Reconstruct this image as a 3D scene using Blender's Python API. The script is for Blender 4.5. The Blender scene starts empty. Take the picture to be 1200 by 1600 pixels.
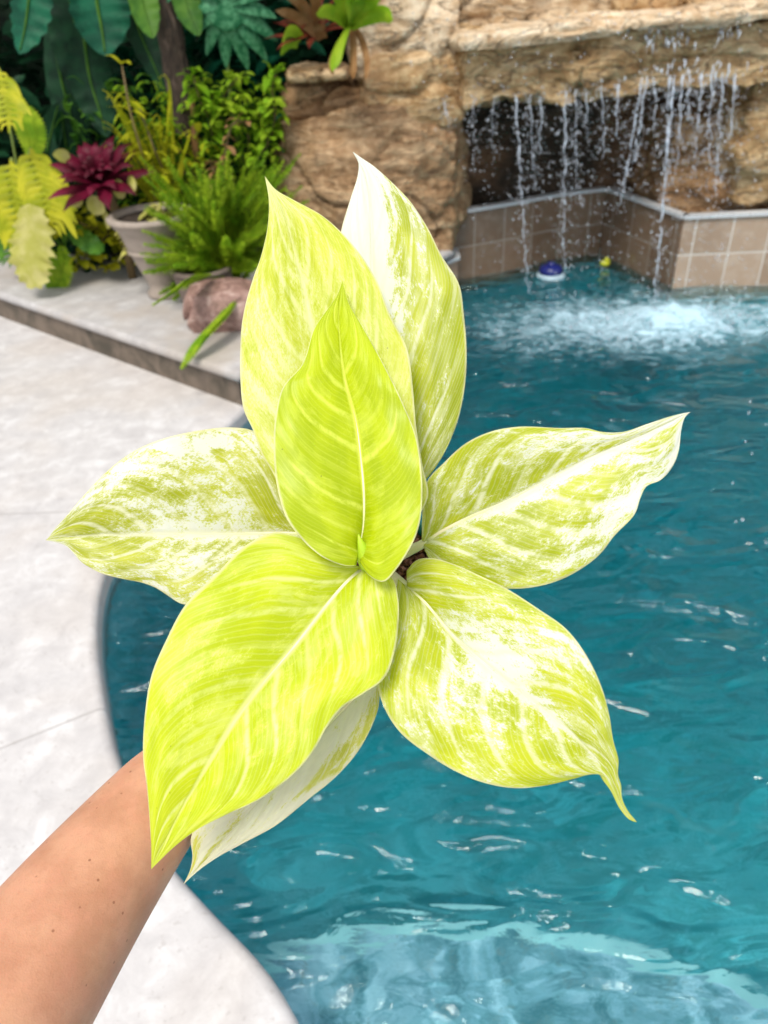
import bpy, bmesh, math, random
from mathutils import Vector, Matrix, noise
random.seed(7)
rad = math.radians
S = bpy.context.scene
COL = S.collection

# ------------------------------------------------------------------ camera, world, sun, exposure
CAM_H = 1.4
PITCH, ROLL, FPX = rad(35), rad(3), 1200.0
Fv = Vector((0, math.cos(PITCH), -math.sin(PITCH)))
R0 = Vector((1, 0, 0)); U0 = Vector((0, math.sin(PITCH), math.cos(PITCH)))
Rv = R0 * math.cos(ROLL) - U0 * math.sin(ROLL)
Uv = U0 * math.cos(ROLL) + R0 * math.sin(ROLL)
EYE = Vector((0, 0, CAM_H))
cam = bpy.data.cameras.new('camera'); camo = bpy.data.objects.new('camera', cam); COL.objects.link(camo)
m3 = Matrix((Rv, Uv, -Fv)).transposed()
camo.matrix_world = Matrix.Translation(EYE) @ m3.to_4x4()
cam.sensor_fit = 'VERTICAL'; cam.sensor_height = 36; cam.lens = 36 * FPX / 1600
cam.clip_start = 0.02; cam.clip_end = 300
cam.dof.use_dof = True; cam.dof.focus_distance = 0.47; cam.dof.aperture_fstop = 10.0
S.camera = camo

SUN_EL, SUN_AZ = rad(58), rad(200)          # azimuth measured from +Y clockwise: behind the photographer, a little left
w = bpy.data.worlds.new('World'); S.world = w; w.use_nodes = True
wn = w.node_tree
bg = wn.nodes['Background']
sky = wn.nodes.new('ShaderNodeTexSky'); sky.sky_type = 'NISHITA'; sky.sun_disc = False
sky.sun_elevation = SUN_EL; sky.sun_rotation = SUN_AZ
sky.air_density = 1.0; sky.dust_density = 4.0; sky.ozone_density = 1.0
# broken bright cloud over the Nishita sky
tc = wn.nodes.new('ShaderNodeTexCoord'); mp = wn.nodes.new('ShaderNodeMapping'); mp.inputs['Scale'].default_value = (1, 1, 2.2)
cn = wn.nodes.new('ShaderNodeTexNoise'); cn.inputs['Scale'].default_value = 2.6; cn.inputs['Detail'].default_value = 7; cn.inputs['Roughness'].default_value = .6
cr_ = wn.nodes.new('ShaderNodeMapRange'); cr_.interpolation_type = 'SMOOTHSTEP'; cr_.inputs[1].default_value = .36; cr_.inputs[2].default_value = .56
cm = wn.nodes.new('ShaderNodeMixRGB'); cm.inputs[2].default_value = (8.6, 8.7, 9.2, 1)
wn.links.new(tc.outputs['Generated'], mp.inputs[0]); wn.links.new(mp.outputs[0], cn.inputs[0]); wn.links.new(cn.outputs[0], cr_.inputs[0])
wn.links.new(cr_.outputs[0], cm.inputs[0]); wn.links.new(sky.outputs[0], cm.inputs[1])
wn.links.new(cm.outputs[0], bg.inputs[0]); bg.inputs[1].default_value = 0.10
sl = bpy.data.lights.new('sun', 'SUN'); sl.energy = 2.2; sl.angle = rad(20); sl.color = (1, 0.94, 0.84)
so = bpy.data.objects.new('sun', sl); COL.objects.link(so)
sd = Vector((math.sin(SUN_AZ) * math.cos(SUN_EL), math.cos(SUN_AZ) * math.cos(SUN_EL), math.sin(SUN_EL)))
so.rotation_euler = (-sd).to_track_quat('-Z', 'Y').to_euler()
S.view_settings.view_transform = 'Standard'; S.view_settings.look = 'None'
S.view_settings.exposure = 0.48; S.view_settings.gamma = 1
S.cycles.max_bounces = 10; S.cycles.transparent_max_bounces = 12
S.cycles.use_denoising = True

def ray(x, y):
    return Fv + Rv * ((x - 600) / FPX) - Uv * ((y - 800) / FPX)
def P(x, y, z):                               # photo pixel on the level z
    d = ray(x, y); return EYE + d * ((z - CAM_H) / d.z)
def PY(x, y, Y):                              # photo pixel on the upright plane y = Y
    d = ray(x, y); return EYE + d * (Y / d.y)
def PD(x, y, dep):
    return EYE + ray(x, y) * dep

# ------------------------------------------------------------------ node helper
class NT:
    def __init__(s, name):
        s.m = bpy.data.materials.new(name); s.m.use_nodes = True
        s.t = s.m.node_tree; s.p = s.t.nodes['Principled BSDF']; s.out = s.t.nodes['Material Output']
    def n(s, typ, **kw):
        nd = s.t.nodes.new('ShaderNode' + typ)
        for k, v in kw.items(): setattr(nd, k, v)
        return nd
    def set(s, sock, v):
        if isinstance(v, bpy.types.NodeSocket): s.t.links.new(v, sock)
        elif v is not None: sock.default_value = v
    def math(s, op, a, b=None, c=None, clamp=False):
        nd = s.n('Math', operation=op, use_clamp=clamp)
        s.set(nd.inputs[0], a); s.set(nd.inputs[1], b); s.set(nd.inputs[2], c)
        return nd.outputs[0]
    def mix(s, f, a, b, blend='MIX'):
        nd = s.n('MixRGB', blend_type=blend)
        for i, v in enumerate((f, a, b)):
            if isinstance(v, tuple) and len(v) == 3: v = (*v, 1)
            s.set(nd.inputs[i], v)
        return nd.outputs[0]
    def sm(s, v, lo, hi, a=0.0, b=1.0):
        nd = s.n('MapRange', interpolation_type='SMOOTHSTEP')
        for i, q in enumerate((v, lo, hi, a, b)): s.set(nd.inputs[i], q)
        return nd.outputs[0]
    def noise(s, vec, scale, detail=4, rough=.55, dist=0.0, out=0, typ='FBM'):
        nd = s.n('TexNoise'); s.set(nd.inputs['Vector'], vec)
        nd.inputs['Scale'].default_value = scale; nd.inputs['Detail'].default_value = detail
        nd.inputs['Roughness'].default_value = rough; nd.inputs['Distortion'].default_value = dist
        return nd.outputs[out]
    def voro(s, vec, scale, feature='F1', out=0, rnd=1.0):
        nd = s.n('TexVoronoi', feature=feature); s.set(nd.inputs['Vector'], vec)
        nd.inputs['Scale'].default_value = scale; nd.inputs['Randomness'].default_value = rnd
        return nd.outputs[out]
    def map(s, vec, scale=(1, 1, 1), loc=(0, 0, 0), rot=(0, 0, 0)):
        nd = s.n('Mapping'); s.set(nd.inputs[0], vec)
        nd.inputs['Scale'].default_value = scale; nd.inputs['Location'].default_value = loc
        nd.inputs['Rotation'].default_value = rot
        return nd.outputs[0]
    def ramp(s, v, stops):
        nd = s.n('ValToRGB'); s.set(nd.inputs[0], v); e = nd.color_ramp.elements
        while len(e) < len(stops): e.new(.5)
        for i, (p, c) in enumerate(stops): e[i].position = p; e[i].color = (*c, 1)
        return nd.outputs[0]
    def bump(s, h, strength=.5, dist=.01, normal=None):
        nd = s.n('Bump'); nd.inputs['Strength'].default_value = strength
        nd.inputs['Distance'].default_value = dist; s.set(nd.inputs['Height'], h)
        if normal is not None: s.set(nd.inputs['Normal'], normal)
        return nd.outputs[0]
    def geo(s): return s.n('NewGeometry').outputs['Position']
    def attr(s, name): return s.n('Attribute', attribute_name=name).outputs['Fac']
    def fin(s, col=None, rough=None, nrm=None, spec=None, **kw):
        p = s.p
        if col is not None: s.set(p.inputs['Base Color'], (*col, 1) if isinstance(col, tuple) else col)
        if rough is not None: s.set(p.inputs['Roughness'], rough)
        if nrm is not None: s.set(p.inputs['Normal'], nrm)
        if spec is not None: s.set(p.inputs['Specular IOR Level'], spec)
        for k, v in kw.items(): s.set(p.inputs[k], v)
        return s.m

# ------------------------------------------------------------------ object helpers
def mesh_obj(name, verts, faces, mat, parent=None, smooth=True):
    me = bpy.data.meshes.new(name); me.from_pydata([tuple(v) for v in verts], [], faces); me.update()
    if mat: me.materials.append(mat)
    if smooth: me.polygons.foreach_set('use_smooth', [True] * len(me.polygons))
    o = bpy.data.objects.new(name, me); COL.objects.link(o)
    if parent: o.parent = parent; o.matrix_parent_inverse = Matrix.Translation(-parent.location)
    return o
def tag(o, label=None, cat=None, group=None, kind=None):
    if label: o['label'] = label
    if cat: o['category'] = cat
    if group: o['group'] = group
    if kind: o['kind'] = kind
    return o
def empty(name, loc, label, cat, group=None):
    o = bpy.data.objects.new(name, None); COL.objects.link(o); o.location = loc; o.empty_display_size = .05
    return tag(o, label, cat, group)
class MB:
    def __init__(s): s.v = []; s.f = []
    def add(s, v, f):
        b = len(s.v); s.v += [Vector(q) for q in v]; s.f += [tuple(b + i for i in q) for q in f]
    def box(s, c, d, rot=None):
        c = Vector(c); h = [x / 2 for x in d]; vs = []
        for z in (-1, 1):
            for y in (-1, 1):
                for x in (-1, 1):
                    p = Vector((x * h[0], y * h[1], z * h[2]))
                    vs.append(c + (rot @ p if rot else p))
        s.add(vs, [(0, 2, 3, 1), (4, 5, 7, 6), (0, 1, 5, 4), (2, 6, 7, 3), (0, 4, 6, 2), (1, 3, 7, 5)])
    def tube(s, pts, radii, n=8, cap=True):
        pts = [Vector(p) for p in pts]; vs = []; fs = []
        if not hasattr(radii, '__len__'): radii = [radii] * len(pts)
        ref = None
        for i, p in enumerate(pts):
            t = (pts[min(i + 1, len(pts) - 1)] - pts[max(i - 1, 0)])
            t = t.normalized() if t.length > 1e-9 else Vector((0, 0, 1))
            if ref is None: ref = Vector((1, 0, 0)) if abs(t.x) < .8 else Vector((0, 1, 0))
            a = (ref - t * ref.dot(t)).normalized(); ref = a; b = t.cross(a)
            for k in range(n):
                an = 2 * math.pi * k / n; vs.append(p + (a * math.cos(an) + b * math.sin(an)) * radii[i])
        for i in range(len(pts) - 1):
            for k in range(n):
                fs.append((i * n + k, i * n + (k + 1) % n, (i + 1) * n + (k + 1) % n, (i + 1) * n + k))
        if cap: fs.append(tuple(range(n - 1, -1, -1))); fs.append(tuple((len(pts) - 1) * n + k for k in range(n)))
        s.add(vs, fs)
    def lathe(s, base, prof, n=32, axis=None, jit=0):
        base = Vector(base); axis = Vector(axis or (0, 0, 1)).normalized()
        a = axis.orthogonal().normalized(); b = axis.cross(a); vs = []; fs = []
        for r, h in prof:
            for k in range(n):
                an = 2 * math.pi * k / n
                vs.append(base + axis * h + (a * math.cos(an) + b * math.sin(an)) * r)
        for i in range(len(prof) - 1):
            for k in range(n):
                fs.append((i * n + k, i * n + (k + 1) % n, (i + 1) * n + (k + 1) % n, (i + 1) * n + k))
        s.add(vs, fs)
    def ball(s, c, r, sc=(1, 1, 1), seg=8, rings=6):
        c = Vector(c); vs = [c + Vector((0, 0, r * sc[2]))]; fs = []
        for i in range(1, rings):
            ph = math.pi * i / rings
            for k in range(seg):
                th = 2 * math.pi * k / seg
                vs.append(c + Vector((r * sc[0] * math.sin(ph) * math.cos(th), r * sc[1] * math.sin(ph) * math.sin(th), r * sc[2] * math.cos(ph))))
        vs.append(c - Vector((0, 0, r * sc[2]))); L = len(vs) - 1
        for k in range(seg): fs.append((0, 1 + k, 1 + (k + 1) % seg)); fs.append((L, L - 1 - k, L - 1 - (k + 1) % seg))
        for i in range(rings - 2):
            for k in range(seg):
                a = 1 + i * seg + k; b = 1 + i * seg + (k + 1) % seg
                fs.append((a, a + seg, b + seg, b))
        s.add(vs, fs)
    def ribbon(s, pts, width, up=None, nc=2, fold=0.15, rip=0, ripf=20, lobes=0, lobed=0.0, side=None, wf=None):
        """a leaf blade along pts; width = max half width; wf(t) = width profile"""
        pts = smooth_line(pts, 3 if len(pts) < 6 else 2) if len(pts) < 12 else [Vector(p) for p in pts]
        if lobes or rip: pts = resample(pts, max(26, lobes * 6))
        n = len(pts); wf = wf or (lambda t: math.sin(math.pi * min(1, t * .92 + .08)) ** .7)
        ph = random.random() * 6; vs = []; fs = []
        for i, p in enumerate(pts):
            t = i / (n - 1)
            d = (pts[min(i + 1, n - 1)] - pts[max(i - 1, 0)]).normalized()
            if side is not None: sd_ = (side - d * side.dot(d)).normalized()
            else:
                sd_ = d.cross(Vector(up or (0, 0, 1)))
                sd_ = sd_.normalized() if sd_.length > .05 else Vector((1, 0, 0))
            nn = sd_.cross(d).normalized()
            wd = width * wf(t)
            for sg in (-1, 1):
                pass
            for k in range(-nc, nc + 1):
                u = k / nc; ww = wd
                if lobes:
                    tri = abs(((t * lobes + (0.5 if u > 0 else 0)) % 1) - .5) * 2
                    ww *= 1 - lobed * (tri ** .8)
                q = p + sd_ * (u * ww) + nn * (abs(u) * ww * fold + rip * wd * math.sin(t * ripf + ph + (1.5 if u > 0 else 0)) * u * u)
                if lobes: q += d * (abs(u) * ww * .35)
                vs.append(q)
        m = 2 * nc + 1
        for i in range(n - 1):
            for k in range(m - 1): fs.append((i * m + k, i * m + k + 1, (i + 1) * m + k + 1, (i + 1) * m + k))
        s.add(vs, fs)
    def build(s, name, mat, parent=None, smooth=True): return mesh_obj(name, s.v, s.f, mat, parent, smooth)
def catmull(pts, n):
    """n+1 samples at equal arc length on a Catmull-Rom curve through pts (lists of floats)"""
    pts = [Vector(p) for p in pts]
    e = [pts[0] * 2 - pts[1]] + pts + [pts[-1] * 2 - pts[-2]]; out = []
    for i in range(1, len(e) - 2):
        p0, p1, p2, p3 = e[i - 1:i + 3]
        d1 = max((p1 - p0).length, 1e-6) ** .5; d2 = max((p2 - p1).length, 1e-6) ** .5; d3 = max((p3 - p2).length, 1e-6) ** .5
        for k in range(16):
            t = k / 16
            m1 = (p2 - p1) + ((p1 - p0) / d1 - (p2 - p0) / (d1 + d2)) * d2
            m2 = (p2 - p1) + ((p3 - p2) / d3 - (p3 - p1) / (d2 + d3)) * d2
            out.append(p1 * (2 * t**3 - 3 * t**2 + 1) + m1 * (t**3 - 2 * t**2 + t) + p2 * (-2 * t**3 + 3 * t**2) + m2 * (t**3 - t**2))
    out.append(pts[-1])
    return resample(out, n)
def resample(pts, n):
    pts = [Vector(p) for p in pts]
    L = [0]
    for a, b in zip(pts, pts[1:]): L.append(L[-1] + (b - a).length)
    res = []; j = 0
    for i in range(n + 1):
        t = L[-1] * i / n
        while j < len(L) - 2 and L[j + 1] < t: j += 1
        k = (t - L[j]) / max(L[j + 1] - L[j], 1e-9); res.append(pts[j].lerp(pts[j + 1], min(1, max(0, k))))
    return res
def smooth_line(pts, k=3): return catmull(pts, (len(pts) - 1) * k * 2)
def V(*a): return Vector(a)
def rot2(v, a): return Vector((v.x * math.cos(a) - v.y * math.sin(a), v.x * math.sin(a) + v.y * math.cos(a), v.z))
def curve_ribbon_uv(o, uvs):
    uv = o.data.uv_layers.new(name='UVMap')
    for lp in o.data.loops: uv.data[lp.index].uv = uvs[lp.vertex_index]

# ------------------------------------------------------------------ materials
def m_deck(name, seg=(), k=.77, stain=.35):
    t = NT(name); g = t.geo()
    n1 = t.noise(g, 14, 6, .65, .4); n2 = t.noise(g, 2.2, 3, .5, .3); n3 = t.noise(g, 75, 4, .7); n4 = t.noise(g, 5, 5, .6, .8)
    c = t.ramp(n1, [(.34, tuple(x * k for x in (.60, .585, .585))), (.52, tuple(x * k for x in (.69, .675, .67))), (.66, tuple(x * k for x in (.80, .795, .795)))])
    c = t.mix(t.sm(n2, .46, .66, 0, stain), c, tuple(x * k for x in (.62, .54, .46)))
    c = t.mix(t.sm(n4, .58, .70, 0, .30), c, tuple(x * k for x in (.52, .50, .50)))
    c = t.mix(t.sm(t.voro(g, 22), .05, .09, .22, 0), c, (.40, .37, .34))
    c = t.mix(t.math('MULTIPLY', t.sm(n3, .58, .68, 0, .5), 1), c, tuple(x * k for x in (.48, .45, .43)))
    sep = t.n('SeparateXYZ'); t.set(sep.inputs[0], g); x, y = sep.outputs[0], sep.outputs[1]
    h = t.math('ADD', t.math('MULTIPLY', n1, .5), t.math('MULTIPLY', n3, .5))
    for (x0, y0, x1, y1) in seg:                       # mortar joints between the slabs
        dx, dy = x1 - x0, y1 - y0; L = math.hypot(dx, dy)
        d = t.math('ADD', t.math('MULTIPLY', x, -dy / L), t.math('MULTIPLY', y, dx / L))
        d = t.math('ABSOLUTE', t.math('SUBTRACT', d, (-x0 * dy + y0 * dx) / L))
        jm = t.sm(t.math('ADD', d, t.math('MULTIPLY', n3, .002)), .0030, .0060, 1, 0)
        c = t.mix(t.math('MULTIPLY', jm, .55), c, (.34, .32, .31)); h = t.math('SUBTRACT', h, t.math('MULTIPLY', jm, 1.0))
    return t.fin(c, .62, t.bump(h, .35, .004), .3)
def m_tile(nm='pool_tile', k=1.0):
    t = NT(nm); uv = t.n('UVMap').outputs[0]
    b = t.n('TexBrick'); b.offset = 0; b.squash = 1; t.set(b.inputs['Vector'], uv)
    b.inputs['Scale'].default_value = 1; b.inputs['Brick Width'].default_value = .185; b.inputs['Row Height'].default_value = .178
    b.inputs['Mortar Size'].default_value = .0045; b.inputs['Mortar Smooth'].default_value = .2
    b.inputs['Color1'].default_value = (.33, .235, .165, 1); b.inputs['Color2'].default_value = (.42, .31, .225, 1)
    b.inputs['Mortar'].default_value = (.52, .47, .42, 1)
    n = t.noise(t.geo(), 18, 5, .6)
    c = t.mix(t.sm(n, .45, .7, 0, .5), b.outputs[0], (.5, .41, .33), 'MIX')
    c = t.mix(t.math('MULTIPLY', b.outputs['Fac'], .85), c, (.6, .56, .5))
    if k < 1: c = t.mix(1, c, (k * 1.1, k, k * .92), 'MULTIPLY')  # darker recess copy: shade multiplied into the tile colour
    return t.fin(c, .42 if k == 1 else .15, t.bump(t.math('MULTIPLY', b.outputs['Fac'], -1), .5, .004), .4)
def m_rock(name, a=(.20, .105, .04), b=(.44, .275, .125), c=(.72, .54, .33), strata=1.0, seed=0, wet=0.0, ck=.6):
    t = NT(name); g = t.map(t.geo(), loc=(seed * 3.1, seed * 1.7, seed * 2.3))
    gs = t.map(g, scale=(1, 1, 3.2), rot=(rad(8), rad(-14), 0))
    n1 = t.noise(gs, 4.5, 7, .62, 1.2); n2 = t.noise(g, 30, 6, .7, .3); n3 = t.noise(g, 2.0, 3, .5)
    c0 = t.ramp(n1, [(.30, a), (.47, b), (.66, c)])
    c0 = t.mix(t.sm(n2, .50, .70, 0, .55), c0, tuple(min(.8, q * 1.25) for q in c))
    c0 = t.mix(t.sm(n2, .48, .30, 0, .5), c0, tuple(q * .55 for q in a))
    c0 = t.mix(t.sm(n3, .52, .68, 0, .35), c0, (.47, .27, .14))
    crack = t.math('ABSOLUTE', t.math('SUBTRACT', t.noise(gs, 3.2, 4, .5, 1.6), .5))
    c0 = t.mix(t.sm(crack, .002, .014, ck, 0), c0, (.07, .045, .03))
    h = t.math('ADD', t.math('MULTIPLY', n1, .9), t.math('MULTIPLY', n2, .45))
    h = t.math('ADD', h, t.math('MULTIPLY', t.sm(crack, 0, .03), .25))
    return t.fin(c0, .75 - wet * .45, t.bump(h, .9, .03), .3 + wet * .3)
def m_leafy(name, c1, c2, rough=.4, trans=.3, scale=9, c3=None, vary=True):
    t = NT(name); g = t.geo(); n = t.noise(g, scale, 4, .6)
    c = t.mix(t.sm(n, .35, .65), c1, c2)
    if c3: c = t.mix(t.sm(t.noise(g, scale * .5, 2), .5, .62), c, c3)
    if vary:
        rnd = t.n('NewGeometry').outputs['Random Per Island']
        c = t.mix(t.math('MULTIPLY', rnd, .5), c, tuple(q * .45 for q in c1))
    t.fin(c, rough + .08, t.bump(t.noise(g, scale * 8, 3), .25, .004), .2)
    tr = t.n('BsdfTranslucent'); t.set(tr.inputs[0], c)
    mx = t.n('MixShader'); mx.inputs[0].default_value = trans
    t.t.links.new(t.p.outputs[0], mx.inputs[1]); t.t.links.new(tr.outputs[0], mx.inputs[2]); t.t.links.new(mx.outputs[0], t.out.inputs[0])
    return t.m

SEGS = []
a, b = P(0, 805, .08), P(165, 800, .08); SEGS.append((a.x, a.y, b.x, b.y))
a, b = P(0, 1172, .08), P(160, 1108, .08); SEGS.append((a.x, a.y, b.x, b.y))
M_DECK = m_deck('deck_stone', SEGS)
M_COPE = m_deck('coping_stone', (), .60, .7)
M_TILE = m_tile(); M_TILE_SHADED = m_tile('pool_tile_wet_shaded', .48)  # recess tiles: wet gloss, with grotto shade put into the colour
t = NT('planter_face'); g = t.geo(); n = t.noise(g, 9, 5, .65, .5)
M_FACE = t.fin(t.ramp(n, [(.35, (.06, .05, .035)), (.6, (.16, .125, .095))]), .7, t.bump(n, .5, .01))
t = NT('planting_soil'); g = t.geo(); n = t.noise(g, 40, 6, .75)
M_SOIL = t.fin(t.ramp(n, [(.35, (.012, .008, .005)), (.65, (.07, .045, .03))]), .9, t.bump(n, 1, .02))
t = NT('tile_rim'); M_RIM = t.fin(t.mix(t.noise(t.geo(), 25, 4), (.42, .45, .47), (.66, .68, .70)), .4)

# ------------------------------------------------------------------ pool, deck, planter
edge_px = [(420, 1540), (345, 1460), (290, 1398), (250, 1335), (215, 1262), (190, 1190), (174, 1110), (165, 1040), (165, 985), (172, 940), (187, 903), (214, 858), (250, 815), (290, 770), (338, 718), (392, 665)]
edge = [V(.75, -1.5, 0), V(.35, -.6, 0), V(.05, .1, 0), V(-.10, .40, 0), P(460, 1600, 0)] + [P(x, y, 0) for x, y in edge_px]
EC = catmull(edge, 120)
TOPZ = .085; PLZ = .24
corner = EC[-1].copy()
grot = [V(.42, 4.02, 0), V(.44, 4.24, 0), V(.75, 4.40, 0), V(1.08, 4.50, 0), V(1.36, 4.54, 0), V(1.545, 3.88, 0), V(2.0, 3.87, 0), V(4.6, 3.80, 0), V(4.8, 3.0, 0), V(4.8, -1.5, 0)]
poolB = [p.copy() for p in EC] + grot
def fill(outer, holes, z, name, mat, kind='structure'):
    bm = bmesh.new(); edges = []
    for ring in [outer] + holes:
        vs = [bm.verts.new((p[0], p[1], z)) for p in ring]
        for i in range(len(vs)): edges.append(bm.edges.new((vs[i], vs[(i + 1) % len(vs)])))
    bmesh.ops.triangle_fill(bm, use_beauty=True, edges=edges)
    for f in bm.faces:
        if f.normal.z < 0: f.normal_flip()
    me = bpy.data.meshes.new(name); bm.to_mesh(me); bm.free(); me.materials.append(mat)
    o = bpy.data.objects.new(name, me); COL.objects.link(o); return tag(o, kind=kind)
def offset(curve, d):
    out = []
    for i, p in enumerate(curve):
        t_ = curve[min(i + 1, len(curve) - 1)] - curve[max(i - 1, 0)]; t_.z = 0; t_.normalize()
        out.append(p + V(-t_.y, t_.x, 0) * d)       # to the left of travel = away from water
    return out
BIG = [(-90, -90), (90, -90), (90, 90), (-90, 90)]
ground = fill(BIG, [[(p.x, p.y) for p in offset(EC, .012)] + [(p.x, p.y + (.02 if p.y > 3 else 0)) for p in grot]], .045, 'ground', M_DECK)
# deck slab with a rounded nose along the water
INS = .022
prof = [(0.0, -.03), (0.0, TOPZ - .022)] + [(INS * (1 - math.cos(q)), TOPZ - .022 + .022 * math.sin(q)) for q in [rad(15 * k) for k in range(1, 7)]]
mb = MB(); rows = [[p + V(0, 0, z) for p in offset(EC, d)] for d, z in prof]
n = len(EC); vs = [v for r in rows for v in r]
mb.add(vs, [(j * n + i, j * n + i + 1, (j + 1) * n + i + 1, (j + 1) * n + i) for j in range(len(prof) - 1) for i in range(n - 1)])
pool_lip = tag(mb.build('pool_coping', M_DECK), kind='structure')
inn = offset(EC, INS)
PF0 = V(corner.x - .02, corner.y - .0, 0); PFD = V(-1.28, 1.07, 0).normalized()
deckpoly = [(p.x, p.y) for p in inn] + [(PF0.x + PFD.x * 9, PF0.y + PFD.y * 9), (-12, -6), (.75, -6)]
fill(deckpoly, [], TOPZ, 'pool_deck', M_DECK)
# pool shell
t = NT('pool_plaster_caustics'); g = t.geo(); n1 = t.noise(g, 3.2, 5, .6, 1.5); n2 = t.noise(g, 16, 5, .65, .8)
c = t.ramp(n1, [(.34, (.14, .42, .46)), (.52, (.28, .60, .68)), (.66, (.50, .82, .92))])  # tinted plaster, its pale patches painted in as caustic light
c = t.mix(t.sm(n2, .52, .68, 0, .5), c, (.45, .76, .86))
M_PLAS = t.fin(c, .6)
mb = MB(); nb = len(poolB)
mb.add([V(p.x, p.y, z) for z in (.03, -1.55) for p in poolB], [(i, (i + 1) % nb, nb + (i + 1) % nb, nb + i) for i in range(nb)])
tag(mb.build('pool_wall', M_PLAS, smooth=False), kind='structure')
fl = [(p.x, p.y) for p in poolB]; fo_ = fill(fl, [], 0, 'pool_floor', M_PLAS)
bmf = bmesh.new(); bmf.from_mesh(fo_.data)
for yy in (.9, 1.3, 1.9, 2.6):
    bmesh.ops.bisect_plane(bmf, geom=bmf.verts[:] + bmf.edges[:] + bmf.faces[:], plane_co=(0, yy, 0), plane_no=(0, 1, 0))
def floor_z(y): return -.22 - 1.3 * max(0, min(1, (y - .5) / 2.2))
for v in bmf.verts: v.co.z = floor_z(v.co.y)
bmf.to_mesh(fo_.data); bmf.free()
# submerged entry step near the photographer
t = NT('step_plaster_reflections'); g = t.geo(); n1 = t.noise(g, 7, 6, .65, 1.4); n2 = t.noise(g, 50, 3, .7)
c = t.ramp(n1, [(.36, (.08, .24, .30)), (.5, (.32, .50, .62)), (.64, (.78, .86, 1.0))])  # pale and dark clouding painted in for sky and foliage reflections
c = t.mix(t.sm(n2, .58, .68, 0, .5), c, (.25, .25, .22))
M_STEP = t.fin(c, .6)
t = NT('step_edge'); M_NOSE = t.fin(t.mix(t.noise(t.geo(), 30, 4), (.35, .62, .68), (.62, .80, .84)), .5)
sp = catmull([V(*P(x, y, -.22).xy, 0) for x, y in [(380, 1575), (430, 1532), (520, 1502), (640, 1484), (780, 1488), (930, 1508), (1080, 1560), (1250, 1640)]], 40)
poly = [(p.x, p.y) for p in sp] + [(1.2, -.4), (1.2, -1.5), (.7, -1.5), (.3, -.6), (0, .1)]
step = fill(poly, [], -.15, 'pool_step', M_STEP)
mb = MB(); ns = len(sp)
a_ = offset(sp, -.028)
mb.add([p + V(0, 0, -.147) for p in sp] + [p + V(0, 0, -.147) for p in a_] + [p + V(0, 0, -1.25) for p in sp], [(i, i + 1, ns + i + 1, ns + i) for i in range(ns - 1)] + [(i, i + 1, 2 * ns + i + 1, 2 * ns + i) for i in range(ns - 1)])
mb.v[ns:2 * ns] = mb.v[ns:2 * ns]
o = mb.build('step_nosing', M_NOSE, smooth=False); tag(o, kind='structure')

# planter: raised bed left and behind, stone coping on a dark face
PC = PF0.copy()
RV = V(.40 - PC.x, 3.98 - PC.y, 0).normalized()
fr = [PC + PFD * 9, PC]; side_end = V(.40, 3.98, 0)
mb = MB()                                       # faces
pts = [PC + PFD * 9, PC, side_end]
for zz in (0,): pass
mb.add([V(p.x, p.y, -.05) for p in pts] + [V(p.x, p.y, PLZ - .045) for p in pts], [(0, 1, 4, 3), (1, 2, 5, 4)])
tag(mb.build('planter_face_wall', M_FACE, smooth=False), 'dark stained low wall face under the pale planter coping', 'wall')
bed = [(p.x, p.y) for p in pts] + [(.42, 9), (-9, 12)]
def coping(name, A, B, wid, label, sgn=1, mitre=0.0):
    """slab along A-B, nose overhanging by 2.5 cm, rounded front edge"""
    d = (B - A); L = d.length; d.normalize(); nrm = V(-d.y, d.x, 0) * sgn
    th = .044; pr = [(-.03 + .018 * (1 - math.cos(rad(q))), th / 2 + (th / 2) * math.sin(rad(q))) for q in (-90, -60, -30, 0, 30, 60, 90)]
    pr = [(pr_[0], pr_[1]) for pr_ in pr] + [(wid, th)]
    N = 60; vs = []; fs = []
    for i in range(N + 1):
        for k, (u, z) in enumerate(pr):
            s = L * i / N
            if i == N: s = L + .03 - (u + .03) * mitre
            p = A + d * s + nrm * u
            j = .0010 * noise.noise(p * 14 + V(0, 0, z * 30))
            vs.append(p + V(0, 0, PLZ - th + z + (j if k > 2 else 0) - (.003 if sgn < 0 else 0)) + nrm * j)
    m = len(pr)
    for i in range(N):
        for k in range(m - 1): fs.append((i * m + k, i * m + k + 1, (i + 1) * m + k + 1, (i + 1) * m + k))
    fs.append(tuple(N * m + k for k in range(m)))
    return tag(mesh_obj(name, vs, fs, M_COPE), label, 'coping')
coping('planter_coping', PC + PFD * 6, PC, .62, 'pale travertine slab capping the front edge of the planter bed', 1, .0)
coping('planter_coping', side_end, PC, .30, 'pale slab capping the pool side of the planter below the big boulder', -1, 1.0)
fill([(p.x, p.y) for p in (PC, side_end, side_end + V(-.05, .25, 0), PC + V(-.35, 1.25, 0), PC + PFD * 2.2 + V(.2, .4, 0), PC + PFD * 2.2)], [], PLZ - .007, 'planter_top', M_COPE)
inset = [(PC + PFD * 9 + V(.3, .55, 0)), PC + V(.05, .5, 0), side_end + V(-.2, .1, 0)]
fill([(p.x, p.y) for p in inset] + [(.42, 9), (-9, 12)], [], PLZ - .013, 'planting_soil', M_SOIL)
for nm in ('planter_coping', 'planter_coping.001'): bpy.data.objects[nm].data.polygons.foreach_set('use_smooth', [True] * len(bpy.data.objects[nm].data.polygons))

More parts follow.
